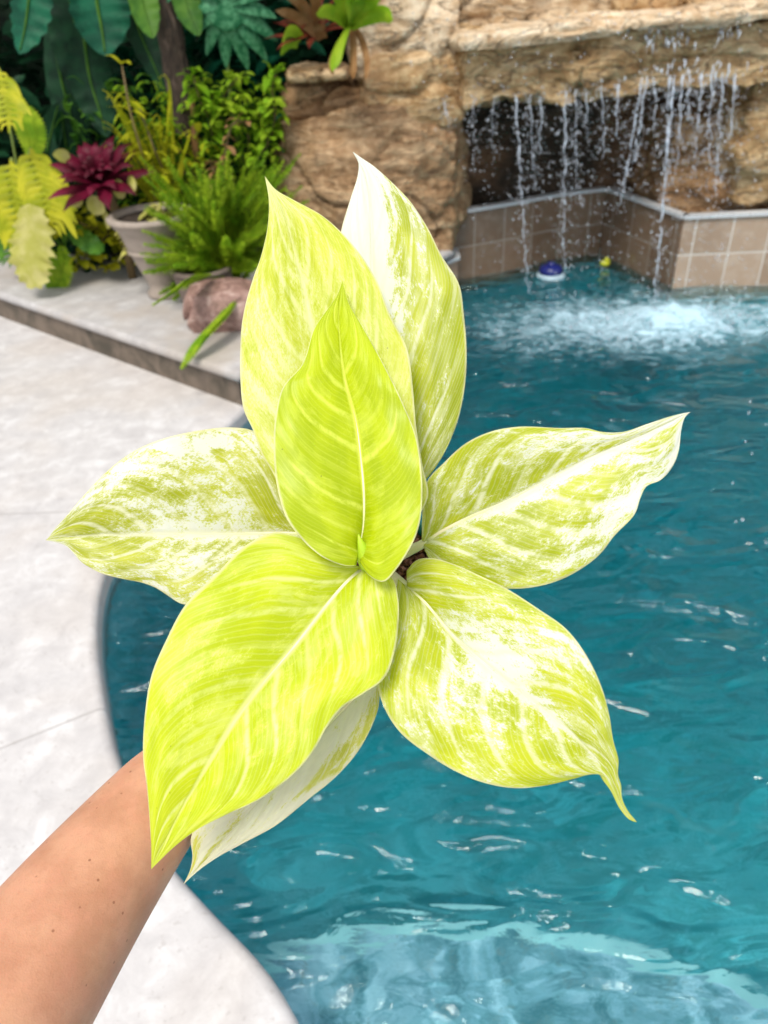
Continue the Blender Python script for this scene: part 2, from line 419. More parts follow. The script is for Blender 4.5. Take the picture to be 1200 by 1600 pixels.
# grotto tile walls with pale rims
CAPZ = .352
def tile_wall(pts, z0, z1, label, u0=0.0, mat=None):
    e = empty('tiled_wall', V(pts[0].x, pts[0].y, 0), label, 'tiled wall')
    vs, uvs, fs = [], [], []; u = u0
    for i, p in enumerate(pts):
        if i: u += (p - pts[i - 1]).length
        for z in (z0, z1): vs.append(V(p.x, p.y, z)); uvs.append((u, z - z1))
    for i in range(len(pts) - 1): fs.append((2 * i, 2 * i + 2, 2 * i + 3, 2 * i + 1))
    o = mesh_obj('tile_face', vs, fs, mat or M_TILE, e, False); curve_ribbon_uv(o, uvs)
    r = MB()
    for a, b in zip(pts, pts[1:]):
        d = b - a; r.box((a + b) / 2 + V(0, 0, z1 + .008 - 0) + V(d.y, -d.x, 0).normalized() * -.012, (d.length + .006, .05, .016), Matrix.Rotation(math.atan2(d.y, d.x), 3, 'Z'))
    r.build('rim', M_RIM, e, False)
rec = catmull([V(.42, 4.17, 0), V(.75, 4.30, 0), V(1.05, 4.44, 0), V(1.34, 4.52, 0)], 10)
tile_wall(rec, -.15, CAPZ, 'brown tiled wall curving back under the waterfall, pale rim on top', .03, M_TILE_SHADED)
tile_wall([V(1.342, 4.52, 0), V(1.545, 3.872, 0)], -.15, CAPZ, 'short dark tiled side wall running forward inside the grotto', .1, M_TILE_SHADED)
tile_wall([V(1.547, 3.868, 0), V(4.6, 3.79, 0)], -.15, CAPZ, 'light brown tiled wall on the right standing in front of the grotto', .12)
tile_wall([V(.385, 3.955, 0), V(.452, 4.02, 0), V(.455, 4.17, 0)], -.15, .165, 'narrow tiled end of the planter wall below the big boulder', 0)

# ------------------------------------------------------------------ water
t = NT('pool_water'); g = t.geo()
gz = t.map(g, scale=(1, 2.3, 1), rot=(0, 0, rad(-8)))
w1 = t.noise(gz, 4.2, 2, .45, .8); w2 = t.noise(t.map(g, scale=(1, 1.7, 1), rot=(0, 0, rad(20))), 17, 4, .55, .6)
h = t.math('ADD', t.math('MULTIPLY', w1, 1.0), t.math('MULTIPLY', w2, .07))
nrm = t.bump(h, 1.0, .085)
gl = t.n('BsdfGlass'); gl.inputs['IOR'].default_value = 1.34; gl.inputs['Roughness'].default_value = .03; gl.inputs['Color'].default_value = (.95, 1, 1, 1)
t.set(gl.inputs['Normal'], nrm)
cx, cy = P(1050, 500, 0).xy
sep = t.n('SeparateXYZ'); t.set(sep.inputs[0], g)
dx = t.math('SUBTRACT', sep.outputs[0], cx - .10); dy = t.math('SUBTRACT', sep.outputs[1], cy + .02)
d2 = t.math('ADD', t.math('POWER', t.math('DIVIDE', dx, .95), 2), t.math('POWER', t.math('DIVIDE', dy, .42), 2))
fo = t.math('ADD', t.math('MULTIPLY', t.math('EXPONENT', t.math('MULTIPLY', t.math('ADD', t.math('POWER', t.math('DIVIDE', t.math('SUBTRACT', sep.outputs[0], cx), .17), 2), t.math('POWER', t.math('DIVIDE', t.math('SUBTRACT', sep.outputs[1], cy), .15), 2)), -1)), .17), t.math('ADD', t.noise(t.map(g, scale=(1, 1.6, 1)), 13, 8, .78, 1.2), t.math('MULTIPLY', t.math('EXPONENT', t.math('MULTIPLY', d2, -1.0)), .33)))
fm = t.math('MULTIPLY', t.sm(fo, .60, .95), .85)
fd = t.n('BsdfDiffuse'); fd.inputs[0].default_value = (.50, .72, .84, 1)
mx = t.n('MixShader'); t.set(mx.inputs[0], fm); t.t.links.new(gl.outputs[0], mx.inputs[1]); t.t.links.new(fd.outputs[0], mx.inputs[2]); t.t.links.new(mx.outputs[0], t.out.inputs[0])
va = t.n('VolumeAbsorption'); va.inputs[0].default_value = (0, .83, .85, 1); va.inputs[1].default_value = 1.85
t.t.links.new(va.outputs[0], t.out.inputs['Volume'])
M_WATER = t.m
NX, NY = 300, 330; x0, x1, y0, y1 = -.95, 4.7, -1.2, 4.7; vs = []; fs = []
for j in range(NY + 1):
    for i in range(NX + 1):
        x = x0 + (x1 - x0) * i / NX; y = y0 + (y1 - y0) * j / NY
        p = V(x, y, 0)
        z = .018 * noise.noise(V(x * 2.2 + .5 * y, y * 4.2, 1.3)) + .005 * noise.noise(V(x * 4, y * 8 + x, 4.1))
        d = math.exp(-(((x - cx) / .8) ** 2 + ((y - cy) / .4) ** 2))
        z += d * (.022 * noise.fractal(V(x * 9, y * 9, 2), 1, 2, 4) + .018 * math.sin(14 * math.hypot(x - cx, y - cy)))
        d2_ = math.exp(-(((x - cx) / .16) ** 2 + ((y - cy) / .12) ** 2)); z += d2_ * (.03 + .03 * noise.noise(V(x * 30, y * 30, 0)))
        vs.append(V(x, y, z))
for j in range(NY):
    for i in range(NX):
        k = j * (NX + 1) + i; fs.append((k, k + 1, k + NX + 2, k + NX + 1))
ring = [i for i in range(NX + 1)] + [j * (NX + 1) + NX for j in range(1, NY + 1)] + [NY * (NX + 1) + i for i in range(NX - 1, -1, -1)] + [j * (NX + 1) for j in range(NY - 1, 0, -1)]
bs = len(vs); vs += [V(vs[k].x, vs[k].y, -1.9) for k in ring]; nr_ = len(ring)
fs += [(ring[i], bs + i, bs + (i + 1) % nr_, ring[(i + 1) % nr_]) for i in range(nr_)]; fs.append(tuple(bs + i for i in range(nr_ - 1, -1, -1)))
tag(mesh_obj('pool_water', vs, fs, M_WATER), kind='structure')

# ------------------------------------------------------------------ rocks
def rock(name, lo, hi, label, mat, seed, amp=.05, nn=34, pw=.35, strata=.02, cat='rock', tilt=0.0, fine=.012, parent=None):
    lo, hi = Vector(lo), Vector(hi); c = (lo + hi) / 2; h = (hi - lo) / 2
    bm = bmesh.new(); bmesh.ops.create_cube(bm, size=2); bmesh.ops.subdivide_edges(bm, edges=bm.edges[:], cuts=nn, use_grid_fill=True)
    sv = V(seed * 7.3, seed * 3.7, seed * 5.1)
    for v in bm.verts:
        p = v.co.copy(); m = max(abs(p.x), abs(p.y), abs(p.z))
        sph = p.normalized()
        p = p.lerp(sph * 1.12, pw)
        q = Vector((p.x * h.x, p.y * h.y, p.z * h.z))
        w_ = c + q; s3 = w_ * 2.3 + sv
        d = noise.fractal(s3, 1, 2.1, 5) * amp
        rg = 1 - abs(noise.noise(V(w_.x * 2.6, w_.y * 2.6, w_.z * 7 + .8 * w_.x * 2) + sv)) * 2
        d += rg * strata * 1.2
        d += noise.fractal(w_ * 14 + sv, 1, 2, 4) * fine
        ck = abs(noise.noise(V(w_.x * 3.1, w_.y * 3.1, w_.z * 4.2) + sv * 1.7))
        d -= max(0, .045 - ck) * .9
        nn_ = Vector((sph.x / max(h.x, .1), sph.y / max(h.y, .1), sph.z / max(h.z, .1))).normalized()
        v.co = q + nn_ * d
        if tilt: v.co.z += v.co.x * tilt
    me = bpy.data.meshes.new(name); bm.to_mesh(me); bm.free(); me.materials.append(mat)
    me.polygons.foreach_set('use_smooth', [True] * len(me.polygons))
    o = bpy.data.objects.new(name, me); COL.objects.link(o)
    if parent: o.parent = parent; o.matrix_parent_inverse = Matrix.Translation(-parent.location); o.location = c
    else: o.location = c; tag(o, label, cat)
    return o
RA = m_rock('rock_tan', seed=1)
RB = m_rock('rock_brown', (.15, .075, .03), (.33, .19, .09), (.50, .34, .19), seed=2)
RC = m_rock('rock_pale', (.34, .21, .11), (.60, .44, .27), (.82, .70, .52), seed=3)
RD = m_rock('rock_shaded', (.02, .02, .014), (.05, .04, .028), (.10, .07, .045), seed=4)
RS = m_rock('rock_smooth', (.14, .07, .025), (.32, .19, .09), (.55, .39, .23), seed=6, wet=.5, ck=.15)
RW = m_rock('rock_wet', (.18, .095, .03), (.42, .26, .11), (.70, .52, .30), seed=5, wet=.6)
rock('boulder', (-.44, 3.88, .16), (.50, 4.75, .90), 'large smooth brown boulder on the planter left of the grotto opening', RS, 1, .10, 56, .42, .012, fine=.006)
rock('rock_block', (-.36, 4.02, .84), (.10, 4.6, .99), 'low dark flat rock layer resting on the large boulder', RB, 2, .03, 26, .25)
rock('rock_block', (.02, 3.92, .84), (.46, 4.5, 1.10), 'knobbly tan rock at the left end of the waterfall lintel', RA, 3, .05, 34, .3)
rock('rock_block', (-.02, 3.95, 1.02), (.46, 4.6, 1.42), 'pale upright rock behind the bromeliad beside the ledge', RC, 4, .06, 36, .25)
rock('rock_lintel', (.42, 3.80, .91), (1.86, 4.75, 1.16), 'long craggy tan rock beam roofing the grotto under the ledge', RW, 5, .075, 80, .12, .02, tilt=.03, fine=.022)
rock('ledge_slab', (.40, 3.70, 1.155), (1.78, 4.6, 1.205), 'long thin flat flagstone ledge the waterfall spills from', RC, 6, .012, 50, .08, .008, cat='ledge', tilt=.05, fine=.006)
rock('rock_block', (.44, 4.10, 1.19), (1.22, 4.8, 1.42), 'pale low rock lying on the ledge behind the water film', RC, 7, .04, 30, .25)
rock('rock_block', (1.12, 4.05, 1.20), (1.95, 4.8, 1.50), 'long tan rock at the back right of the ledge', RA, 8, .05, 34, .25)
rock('boulder', (1.78, 3.93, .36), (2.8, 4.9, 1.00), 'wet tan boulder standing on the tiled wall right of the waterfall', RW, 9, .07, 46, .3, .03)
rock('boulder', (1.78, 3.82, .92), (2.9, 4.8, 1.55), 'upper right boulder with mossy cracks beside the ledge', RA, 10, .07, 40, .3, .03)
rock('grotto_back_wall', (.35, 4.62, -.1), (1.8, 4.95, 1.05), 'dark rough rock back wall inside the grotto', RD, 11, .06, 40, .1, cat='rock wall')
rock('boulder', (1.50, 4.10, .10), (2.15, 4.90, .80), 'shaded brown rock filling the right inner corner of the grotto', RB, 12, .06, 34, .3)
rock('flat_stone', PY(448, 128, 3.92) - V(0, .05, .005), PY(545, 104, 3.92) + V(.0, .28, .0), 'flat tan stone under the green and red bromeliads', RA, 13, .012, 18, .4, .006, cat='stone')

# ------------------------------------------------------------------ waterfall
t = NT('falling_water'); n = t.noise(t.geo(), 60, 3)
t.fin((.80, .88, .98), .12, t.bump(n, .3, .003), .8); t.p.inputs['Transmission Weight'].default_value = .5; t.p.inputs['IOR'].default_value = 1.2
M_FALL = t.m
t = NT('water_bead'); t.fin((.86, .92, 1.0), .15, None, .9); t.p.inputs['Transmission Weight'].default_value = .7; t.p.inputs['IOR'].default_value = 1.25
M_BEAD = t.m
wf = empty('waterfall', V(1.15, 3.72, 0), 'thin broken waterfall dripping in streams and beads from the rock ledge', 'waterfall')
streams = [(740, 152, 742, 270, .003, 3.74), (772, 150, 770, 240, .003, 3.74), (828, 150, 834, 300, .004, 3.7), (900, 138, 898, 320, .004, 3.66), (940, 132, 944, 250, .005, 3.7), (1012, 118, 990, 260, .008, 3.62), (1046, 118, 1036, 330, .007, 3.62), (1066, 116, 1058, 260, .007, 3.6), (1112, 112, 1108, 260, .006, 3.6), (1130, 112, 1118, 300, .006, 3.6),
           (695, 155, 700, 200, .005, 3.76), (805, 150, 825, 460, .0075, 3.70), (845, 148, 846, 240, .006, 3.72), (884, 140, 880, 430, .008, 3.68), (917, 140, 915, 220, .005, 3.7), (966, 130, 962, 215, .007, 3.68),
           (1004, 120, 968, 330, .010, 3.64), (1022, 120, 1026, 205, .006, 3.66), (1054, 118, 1022, 470, .012, 3.60), (1078, 115, 1076, 190, .008, 3.62), (1098, 110, 1085, 250, .010, 3.62), (1150, 115, 1140, 220, .009, 3.62)]
drops = MB()
for (xa, ya, xb, yb, r, Y) in streams:
    mb = MB(); A = PY(xa, ya, Y); B = PY(xb, yb, Y - .02)
    if B.z < .0: B.z = .01
    L = (A - B).length; N = max(8, int(L / .012)); px_ = []; rr = []
    for i in range(N + 1):
        t_ = i / N; p = A.lerp(B, t_); k = .004 + .006 * t_
        p += V(noise.noise(V(t_ * L * 18, r * 900, 1)) * k * 1.6, noise.noise(V(t_ * L * 18, r * 900, 7)) * k, 0)
        px_.append(p); f_ = .35 + .65 * abs(noise.noise(V(t_ * L * 26, r * 500, 3))) * 2
        rr.append(r * .66 * f_ * (1 - .55 * t_))
        for _ in range(4):
            if random.random() < .75: 
                q = p + V(random.gauss(0, .012 + .012 * t_), random.gauss(0, .015), random.gauss(0, .01))
                drops.ball(q, random.choice([.0010, .0014, .0018, .0024, .0034]), (1, 1, random.uniform(1, 1.8)), 6, 4)
    # broken into strands
    i = 0
    while i < N:
        j = min(N, i + random.randint(4, 14))
        if j - i >= 2: mb.tube(px_[i:j + 1], [rr[q] * (1 if i < q < j else .25) for q in range(i, j + 1)], 7)
        i = j + (random.choice((0, 0, 1, 1)) if i > 0 else 0)
    mb.build('stream', M_FALL, wf)
# sheets where water rolls over the lip
mb = MB()
for _ in range(70):
    x = random.choice([random.gauss(1050, 45), random.gauss(1130, 25), random.gauss(1050, 30)]); y = random.choice([random.uniform(35, 75), random.uniform(95, 128)])
    p = PY(x, y, 3.74 + random.uniform(-.02, .03)); L = random.uniform(.008, .022)
    mb.tube([p + V(0, 0, L), p + V(random.gauss(0, .004), -.004, L * .5), p + V(random.gauss(0, .006), -.006, -L)], [.001, random.uniform(.002, .006), .001], 6)
tag(mb.build('trickles', M_FALL, wf), kind='stuff')
for _ in range(3200):
    x = random.choice([random.gauss(1050, 60), random.uniform(720, 1190), random.gauss(890, 60), random.gauss(1120, 35)]); y = 118 + random.random() ** .8 * 350
    if y > 300 and random.random() < .45: continue
    p = PY(x, y, random.uniform(3.52, 3.9))
    if p.z > .01: drops.ball(p, random.choice([.0011, .0015, .002, .0028, .0040]) * random.uniform(.7, 1.1), (1, 1, random.uniform(1, 1.5)), 6, 4)
for _ in range(120):
    p = PY(random.uniform(640, 1190), random.uniform(15, 150), 3.66); drops.ball(p, random.uniform(.002, .004), (1, 1, 1.2), 6, 4)
for (x, y) in [(1172, 628), (1170, 645), (1197, 663), (1175, 709), (1150, 815), (1160, 812), (1197, 848), (1145, 755), (1165, 690)]:
    p = PD(x, y, 2.0); drops.ball(p, random.uniform(.002, .0042), (1, 1, 1.1), 8, 6)
for _ in range(500):
    a_ = random.uniform(0, 6.28); r_ = abs(random.gauss(0, 1)); p = V(cx - .05 + math.cos(a_) * r_ * .42, cy + math.sin(a_) * r_ * .16, 0)
    if p.y < 3.8: drops.ball(p + V(0, 0, random.uniform(.0, .06) * math.exp(-r_)), random.uniform(.002, .006), (1, 1, .8), 6, 4)
tag(drops.build('water_beads', M_BEAD, wf), kind='stuff')

# floating things
t = NT('float_blue'); M_FB = t.fin((.012, .02, .16), .35, None, .5)
t = NT('float_white'); M_FW = t.fin((.40, .55, .64), .4, None, .4)
t = NT('float_yellow'); M_FY = t.fin((.60, .62, .03), .4, None, .5)
c = P(860, 430, 0)
c = c - V(0, 0, .014)
e = empty('chlorine_floater', c, 'round floating dispenser with dark blue cap and white body under the waterfall', 'pool floater')
mb = MB(); mb.lathe(c, [(0, -.03), (.05, -.03), (.078, -.012), (.082, .008), (.075, .022), (.058, .03), (0, .031)], 28); mb.build('body', M_FW, e)
mb = MB(); mb.lathe(c, [(.060, .026), (.064, .03), (.064, .048), (.056, .062), (.034, .072), (0, .075)], 28); mb.lathe(c, [(.02, .07), (.02, .086), (0, .088)], 16); mb.build('cap', M_FB, e)
c = P(945, 414, 0)
e = empty('toy_float', c, 'small yellow floating toy near the tiled wall under the waterfall', 'pool toy')
mb = MB(); mb.ball(c + V(0, 0, .008), .026, (1.1, .9, .8), 16, 10); mb.build('body', M_FY, e)
mb = MB(); mb.ball(c + V(.006, -.002, .030), .014, (1, 1, 1), 12, 8); mb.tube([c + V(.012, -.01, .03), c + V(.024, -.02, .028)], [.005, .002], 8); mb.build('head', M_FY, e)

# ------------------------------------------------------------------ vegetation behind the planter coping
G_DARK = m_leafy('leaf_dark', (.004, .032, .014), (.012, .075, .028), .45, .15, 12)
G_BLUE = m_leafy('leaf_bluegreen', (.003, .065, .034), (.012, .14, .07), .45, .2, 10, vary=False)
G_MID = m_leafy('leaf_mid', (.05, .17, .02), (.13, .30, .03), .4, .3, 12)
G_FERN = m_leafy('leaf_fern', (.20, .40, .012), (.44, .60, .03), .45, .35, 14)
G_YEL = m_leafy('leaf_yellow', (.36, .42, .010), (.62, .60, .03), .4, .35, 12)
G_PALE = m_leafy('leaf_pale', (.48, .48, .10), (.66, .62, .25), .4, .3, 16)
G_RED = m_leafy('leaf_burgundy', (.06, .003, .010), (.16, .006, .032), .42, .2, 9)
G_BROM = m_leafy('leaf_lime', (.20, .42, .015), (.42, .60, .04), .35, .35, 8)
G_MAR = m_leafy('leaf_maroon', (.10, .015, .015), (.20, .05, .02), .35, .2, 14)
G_MONS = m_leafy('leaf_silvergreen', (.015, .13, .05), (.10, .32, .16), .35, .2, 40, vary=False)
G_DRY = m_leafy('leaf_dry', (.25, .12, .04), (.42, .24, .11), .6, .2, 12)
t = NT('bark'); g = t.geo(); n = t.noise(t.map(g, scale=(1, 1, .25)), 45, 6, .7, .6)
M_BARK = t.fin(t.ramp(n, [(.35, (.015, .010, .007)), (.52, (.06, .04, .027)), (.7, (.20, .14, .11))]), .85, t.bump(n, 1, .015))
t = NT('stem_brown'); M_STEM = t.fin(t.mix(t.noise(t.geo(), 40), (.09, .06, .02), (.2, .14, .06)), .7)
t = NT('stem_green'); M_SG = t.fin(t.mix(t.noise(t.geo(), 40), (.10, .18, .03), (.28, .36, .08)), .5)

def cam_side(): return Rv.copy()
# deep shrubbery (countless leaves, one mass) and dark bank added behind for reflections
def leafmass(name, x0, x1, y0, y1, z0, z1, n, mat, sz=(.06, .13), seed=1, kind='stuff'):
    rnd = random.Random(seed); mb = MB()
    for _ in range(n):
        c = V(rnd.uniform(x0, x1), rnd.uniform(y0, y1), rnd.uniform(z0, z1))
        a = rnd.uniform(0, 6.28); d = V(math.cos(a), math.sin(a) - .5, rnd.uniform(-.9, .3)).normalized(); L = rnd.uniform(*sz)
        sd_ = d.cross(V(rnd.uniform(-.4, .4), -.3, 1)).normalized(); nn_ = sd_.cross(d); wv = L * .24
        mb.add([c, c + d * L * .3 + sd_ * wv, c + d * L * .3 - nn_ * .01, c + d * L * .3 - sd_ * wv, c + d * L * .7 + sd_ * wv * .8, c + d * L * .7 - nn_ * .012, c + d * L * .7 - sd_ * wv * .8, c + d * L],
               [(0, 1, 2), (0, 2, 3), (1, 4, 5, 2), (2, 5, 6, 3), (4, 7, 5), (5, 7, 6)])
    return tag(mb.build(name, mat), kind=kind)
leafmass('background_shrubbery', -5.5, -.15, 4.75, 5.6, .2, 3.0, 5200, G_DARK, (.10, .24), 3)
leafmass('background_shrubbery', -.6, 6.5, 5.3, 6.4, 1.0, 3.6, 3600, G_DARK, (.16, .34), 4)  # out-of-view foliage raised behind the rocks to darken water reflections
leafmass('planter_undergrowth', -2.6, -.55, 4.15, 4.8, .2, .62, 1100, G_DARK, (.06, .13), 5)
mb = MB(); mb.add([V(-12, 5.9, 0), V(12, 6.6, 0), V(12, 6.6, 2.9), V(-12, 5.9, 2.9)], [(0, 1, 2, 3)])
t = NT('added_hedge'); n = t.noise(t.geo(), 9, 6, .7)
MH = t.fin(t.ramp(n, [(.4, (.004, .012, .006)), (.65, (.015, .05, .02))]), .9)
hv = []; hf = []; NXh, NZh = 120, 30
for k in range(2):
    for j in range(NZh + 1):
        for i in range(NXh + 1):
            x = -12 + 24 * i / NXh; z = 3.1 * j / NZh
            y = (6.3 if k == 0 else 7.2) + .25 * noise.noise(V(x, z * 1.3, 1 + k)) * (1 if k == 0 else 0)
            hv.append(V(x, y, z + .15 * noise.noise(V(x * 1.5, 0, 3))))
NN_ = (NXh + 1) * (NZh + 1)
for k in range(2):
    for j in range(NZh):
        for i in range(NXh):
            q = k * NN_ + j * (NXh + 1) + i; hf.append((q, q + 1, q + NXh + 2, q + NXh + 1))
for i in range(NXh):
    q = NZh * (NXh + 1) + i; hf.append((q, q + 1, NN_ + q + 1, NN_ + q))
tag(mesh_obj('hedge', hv, hf, MH), 'tall dark hedge added behind the rocks and shrubs to darken water reflections', 'hedge')  # hedge added so the water reflects dark instead of sky

# big hanging strap leaves: px polyline, half width px, depth
def strap_plant(name, leaves, label, cat, mat, Y=4.2, midmat=None, rip=.12, base=None, group=None):
    bl = base or V(PY(leaves[0][0][0][0], leaves[0][0][0][1], Y).x, Y + .2, PLZ)
    e = empty(name, bl, label, cat, group)
    for k, lf in enumerate(leaves):
        pts, wpx, yy = lf[:3]; mt = lf[3] if len(lf) > 3 else mat
        wp = [PY(x, y, yy - .10 * i / (len(pts) - 1)) for i, (x, y) in enumerate(pts)]
        mb = MB(); hw = wpx * yy / 1200 * 1.12
        line = catmull(wp, 40)
        mb.ribbon(line, hw, side=V(1, -.25 + .5 * ((k * 37) % 10) / 10, 0), nc=3, fold=.22, rip=rip, ripf=44)
        o = mb.build('leaf', mt, e)
        r = MB(); r.tube([p - V(0, .004, 0) for p in line[:-2]], [hw * .07 * (1 - .8 * i / len(line)) + .001 for i in range(len(line) - 2)], 6); r.build('midrib', midmat or G_MID, o)
    return e
G_NEST = G_BLUE
strap_plant('birds_nest_fern', [
    ([(48, -60), (45, 0), (38, 50), (30, 85)], 26, 4.05), ([(100, -60), (115, 20), (138, 110), (160, 210)], 36, 4.25, G_DARK),
    ([(150, -70), (150, -10), (160, 50), (165, 88)], 36, 4.1), ([(195, -50), (215, 40), (240, 100), (262, 150)], 18, 4.2, G_DARK),
    ([(80, 40), (95, 120), (115, 200), (130, 290)], 20, 4.4, G_DARK), ([(280, -60), (290, 0), (300, 30), (312, 56)], 16, 3.95, G_MID),
    ([(215, -60), (222, 0), (232, 35), (240, 60)], 18, 3.98, G_MID), ([(130, 40), (140, 120), (155, 170), (168, 215)], 26, 4.18, G_DARK)],
    'large plant with long hanging blue-green strap leaves at the top left', 'fern', G_BLUE)
strap_plant('philodendron', [([(72, 250), (82, 200), (92, 160)], 14, 4.3), ([(108, 250), (102, 215), (96, 170)], 12, 4.3), ([(176, 220), (190, 180), (185, 150)], 12, 4.35)],
    'low dark leaves standing behind the burgundy bromeliad', 'plant', G_DARK, rip=.05)
# trunk
mb = MB(); tp = [PY(x, y, 4.02) for x, y in [(300, 330), (296, 240), (284, 160), (272, 90), (262, 20), (252, -60), (246, -140)]]
tp = [V(tp[0].x, 4.02, PLZ - .02)] + tp[1:]
tp = catmull(tp, 40)
e = empty('palm_trunk_tree', V(tp[0].x, 4.02, PLZ), 'slim dark bark trunk rising between the hanging leaves and the monstera', 'tree')
mb.tube(tp, [.062 * (1.1 - .25 * i / 40) * (1 + .16 * noise.noise(V(i * .6, 0, 0))) for i in range(41)], 14)
mb.build('trunk', M_BARK, e)
mb = MB(); mb.tube(catmull([PY(307, 250, 3.93), PY(304, 200, 3.93), PY(300, 150, 3.93)], 10), [.014, .017, .02, .02, .018, .016, .014, .014, .014, .012, .01], 8); mb.build('hanging_root', G_DRY, e)
cr = MB(); rr_ = random.Random(8)
for _ in range(240):
    c = tp[-1] + V(rr_.gauss(0, .45), rr_.gauss(.1, .35), rr_.uniform(.1, .9)); a = rr_.uniform(0, 6.28)
    cr.ribbon([c, c + V(math.cos(a) * .1, math.sin(a) * .1, -.02), c + V(math.cos(a) * .2, math.sin(a) * .2, -.1)], .035, nc=1)
cr.build('crown', G_DARK, e)
# monstera
c0 = PY(345, -10, 3.9); e = empty('monstera', V(c0.x, 4.15, PLZ), 'silvery green split monstera leaf right of the trunk', 'plant')
for (cx_, cy_, R_, an0) in [(352, 6, 62, 0), (300, -40, 50, 1)]:
    mb = MB(); c0 = PY(cx_, cy_, 3.92)
    for k in range(15):
        a = rad(-170 + k * 23); L = R_ * (.75 + .35 * math.cos(a + rad(70))) * 3.92 / 1200 * 1.15
        d = (Rv * math.cos(a) + V(0, -.35, 1).normalized() * math.sin(a)); pr_ = V(0, -.05, 0)
        mb.ribbon([c0, c0 + d * L * .5 + V(0, -.02, .004), c0 + d * L * .85 + V(0, -.01, -.008), c0 + d * L + V(0, 0, -.02)], L * .125, side=(V(0, -1, .3)).cross(d).normalized(), nc=2, fold=.2)
    mb.ball(c0, R_ * 3.92 / 1200 * .5, (1, .12, 1), 14, 8)
    o = mb.build('leaf', G_MONS, e)
mb = MB(); mb.tube([PY(345, -10, 3.96), V(PY(345, 60, 4.1).x, 4.12, .9), V(PY(345, 60, 4.1).x + .03, 4.15, PLZ)], [.008, .01, .012], 8); mb.build('stem', M_SG, e)

# fern fronds
def frond(mb, pts, w_, n=26, lw=.30, droop=.2, up=V(0, 0, 1), side=None):
    line = catmull(pts, n)
    for i in range(1, n):
        t_ = i / n; p = line[i]; d = (line[i + 1] - line[i - 1]).normalized()
        s_ = side if side is not None else d.cross(up); s_ = (s_ - d * s_.dot(d)).normalized()
        L = w_ * math.sin(math.pi * (t_ * .88 + .08)) ** .75
        for sg in (-1, 1):
            dd = (s_ * sg + d * .35 - V(0, 0, droop)).normalized(); q = p + dd * L; u = d * (L * lw)
            m = p + dd * L * .5
            mb.add([p - u * .4, m - u * .55 , q, m + u * .55, p + u * .4], [(0, 1, 3, 4), (1, 2, 3)])
    mb.tube(line, [.0025] * (n) + [.001], 4)
# foxtail fern
base = P(352, 465, PLZ + .04) + V(0, .12, 0)
ff = empty('foxtail_fern', V(base.x, base.y, PLZ), 'bright green foxtail fern spraying up behind the pink stone', 'fern')
mb = MB(); rnd = random.Random(5)
tips = [(235, 270), (255, 300), (270, 265), (290, 250), (300, 290), (318, 255), (330, 280), (345, 262), (356, 235), (368, 300), (380, 262), (395, 250), (405, 290), (418, 300), (430, 255), (440, 300), (450, 330), (470, 290), (478, 312), (245, 335), (262, 350), (285, 320), (310, 320), (340, 330), (372, 340), (400, 340), (420, 355), (245, 385), (275, 375), (300, 365), (355, 370), (385, 380), (440, 250), (415, 235)]
tips += [(rnd.uniform(215, 480), rnd.uniform(235, 420)) for _ in range(60)] + [(rnd.uniform(235, 330), rnd.uniform(400, 470)) for _ in range(12)] + [(rnd.uniform(300, 470), rnd.uniform(215, 290)) for _ in range(14)] + [(rnd.uniform(205, 300), rnd.uniform(350, 440)) for _ in range(14)]
for (x, y) in tips:
    T = PY(x + rnd.uniform(-6, 6), y, base.y + rnd.uniform(-.32, .12)); B = base + V(rnd.uniform(-.05, .05), rnd.uniform(-.03, .03), .02)
    M_ = B.lerp(T, .5) + V((T.x - B.x) * -.08, 0, .04)
    # bottle-brush plume
    line = catmull([B, M_, T], 34)
    for i in range(5, 34):
        t_ = i / 34; p = line[i]; d = (line[min(i + 1, 34)] - line[i - 1]).normalized(); L = .046 * math.sin(math.pi * (.12 + .86 * t_)) ** .6
        for k in range(8):
            a = rnd.uniform(0, 6.28); o1 = d.orthogonal().normalized(); o2 = d.cross(o1)
            dd = (o1 * math.cos(a) + o2 * math.sin(a) + d * .9).normalized(); sd_ = dd.cross(d).normalized() * .0042
            mb.add([p - sd_, p + sd_, p + dd * L], [(0, 1, 2)])
    mb.tube(line, [.003] * 30 + [.002] * 5, 4)
mb.build('fronds', G_FERN, ff)
mb = MB()                                                     # two fronds drooping over the coping
for pts in ([(330, 430), (290, 440), (262, 462), (238, 478)], [(372, 458), (348, 492), (310, 535), (282, 578)]):
    wp = [PY(pts[0][0], pts[0][1], 3.12), PY(pts[1][0], pts[1][1], 2.90), PY(pts[2][0], pts[2][1], 2.74), PY(pts[3][0], pts[3][1], 2.66)]
    frond(mb, wp, .042, 46, .5, .1, side=Rv + Uv * .5)
    frond(mb, [p + V(.002, -.008, .006) for p in wp], .034, 50, .5, .1, side=Rv + V(0, .4, .6))
mb.build('drooping_fronds', G_FERN, ff)
t = NT('pot_brown'); n = t.noise(t.geo(), 30, 5); M_POTB = t.fin(t.mix(n, (.10, .075, .06), (.24, .19, .16)), .8, t.bump(n, .4, .006))
c = P(306, 488, PLZ) + V(.04, .10, 0)
mb = MB(); mb.lathe(c, [(0, .001), (.10, .001), (.115, .05), (.125, .12), (.132, .15), (.138, .15), (.138, .17), (.12, .17), (.115, .14), (0, .14)], 32)
o = mb.build('plant_pot', M_POTB); tag(o, 'squat brown weathered pot between the pale urn and the pink stone', 'pot')
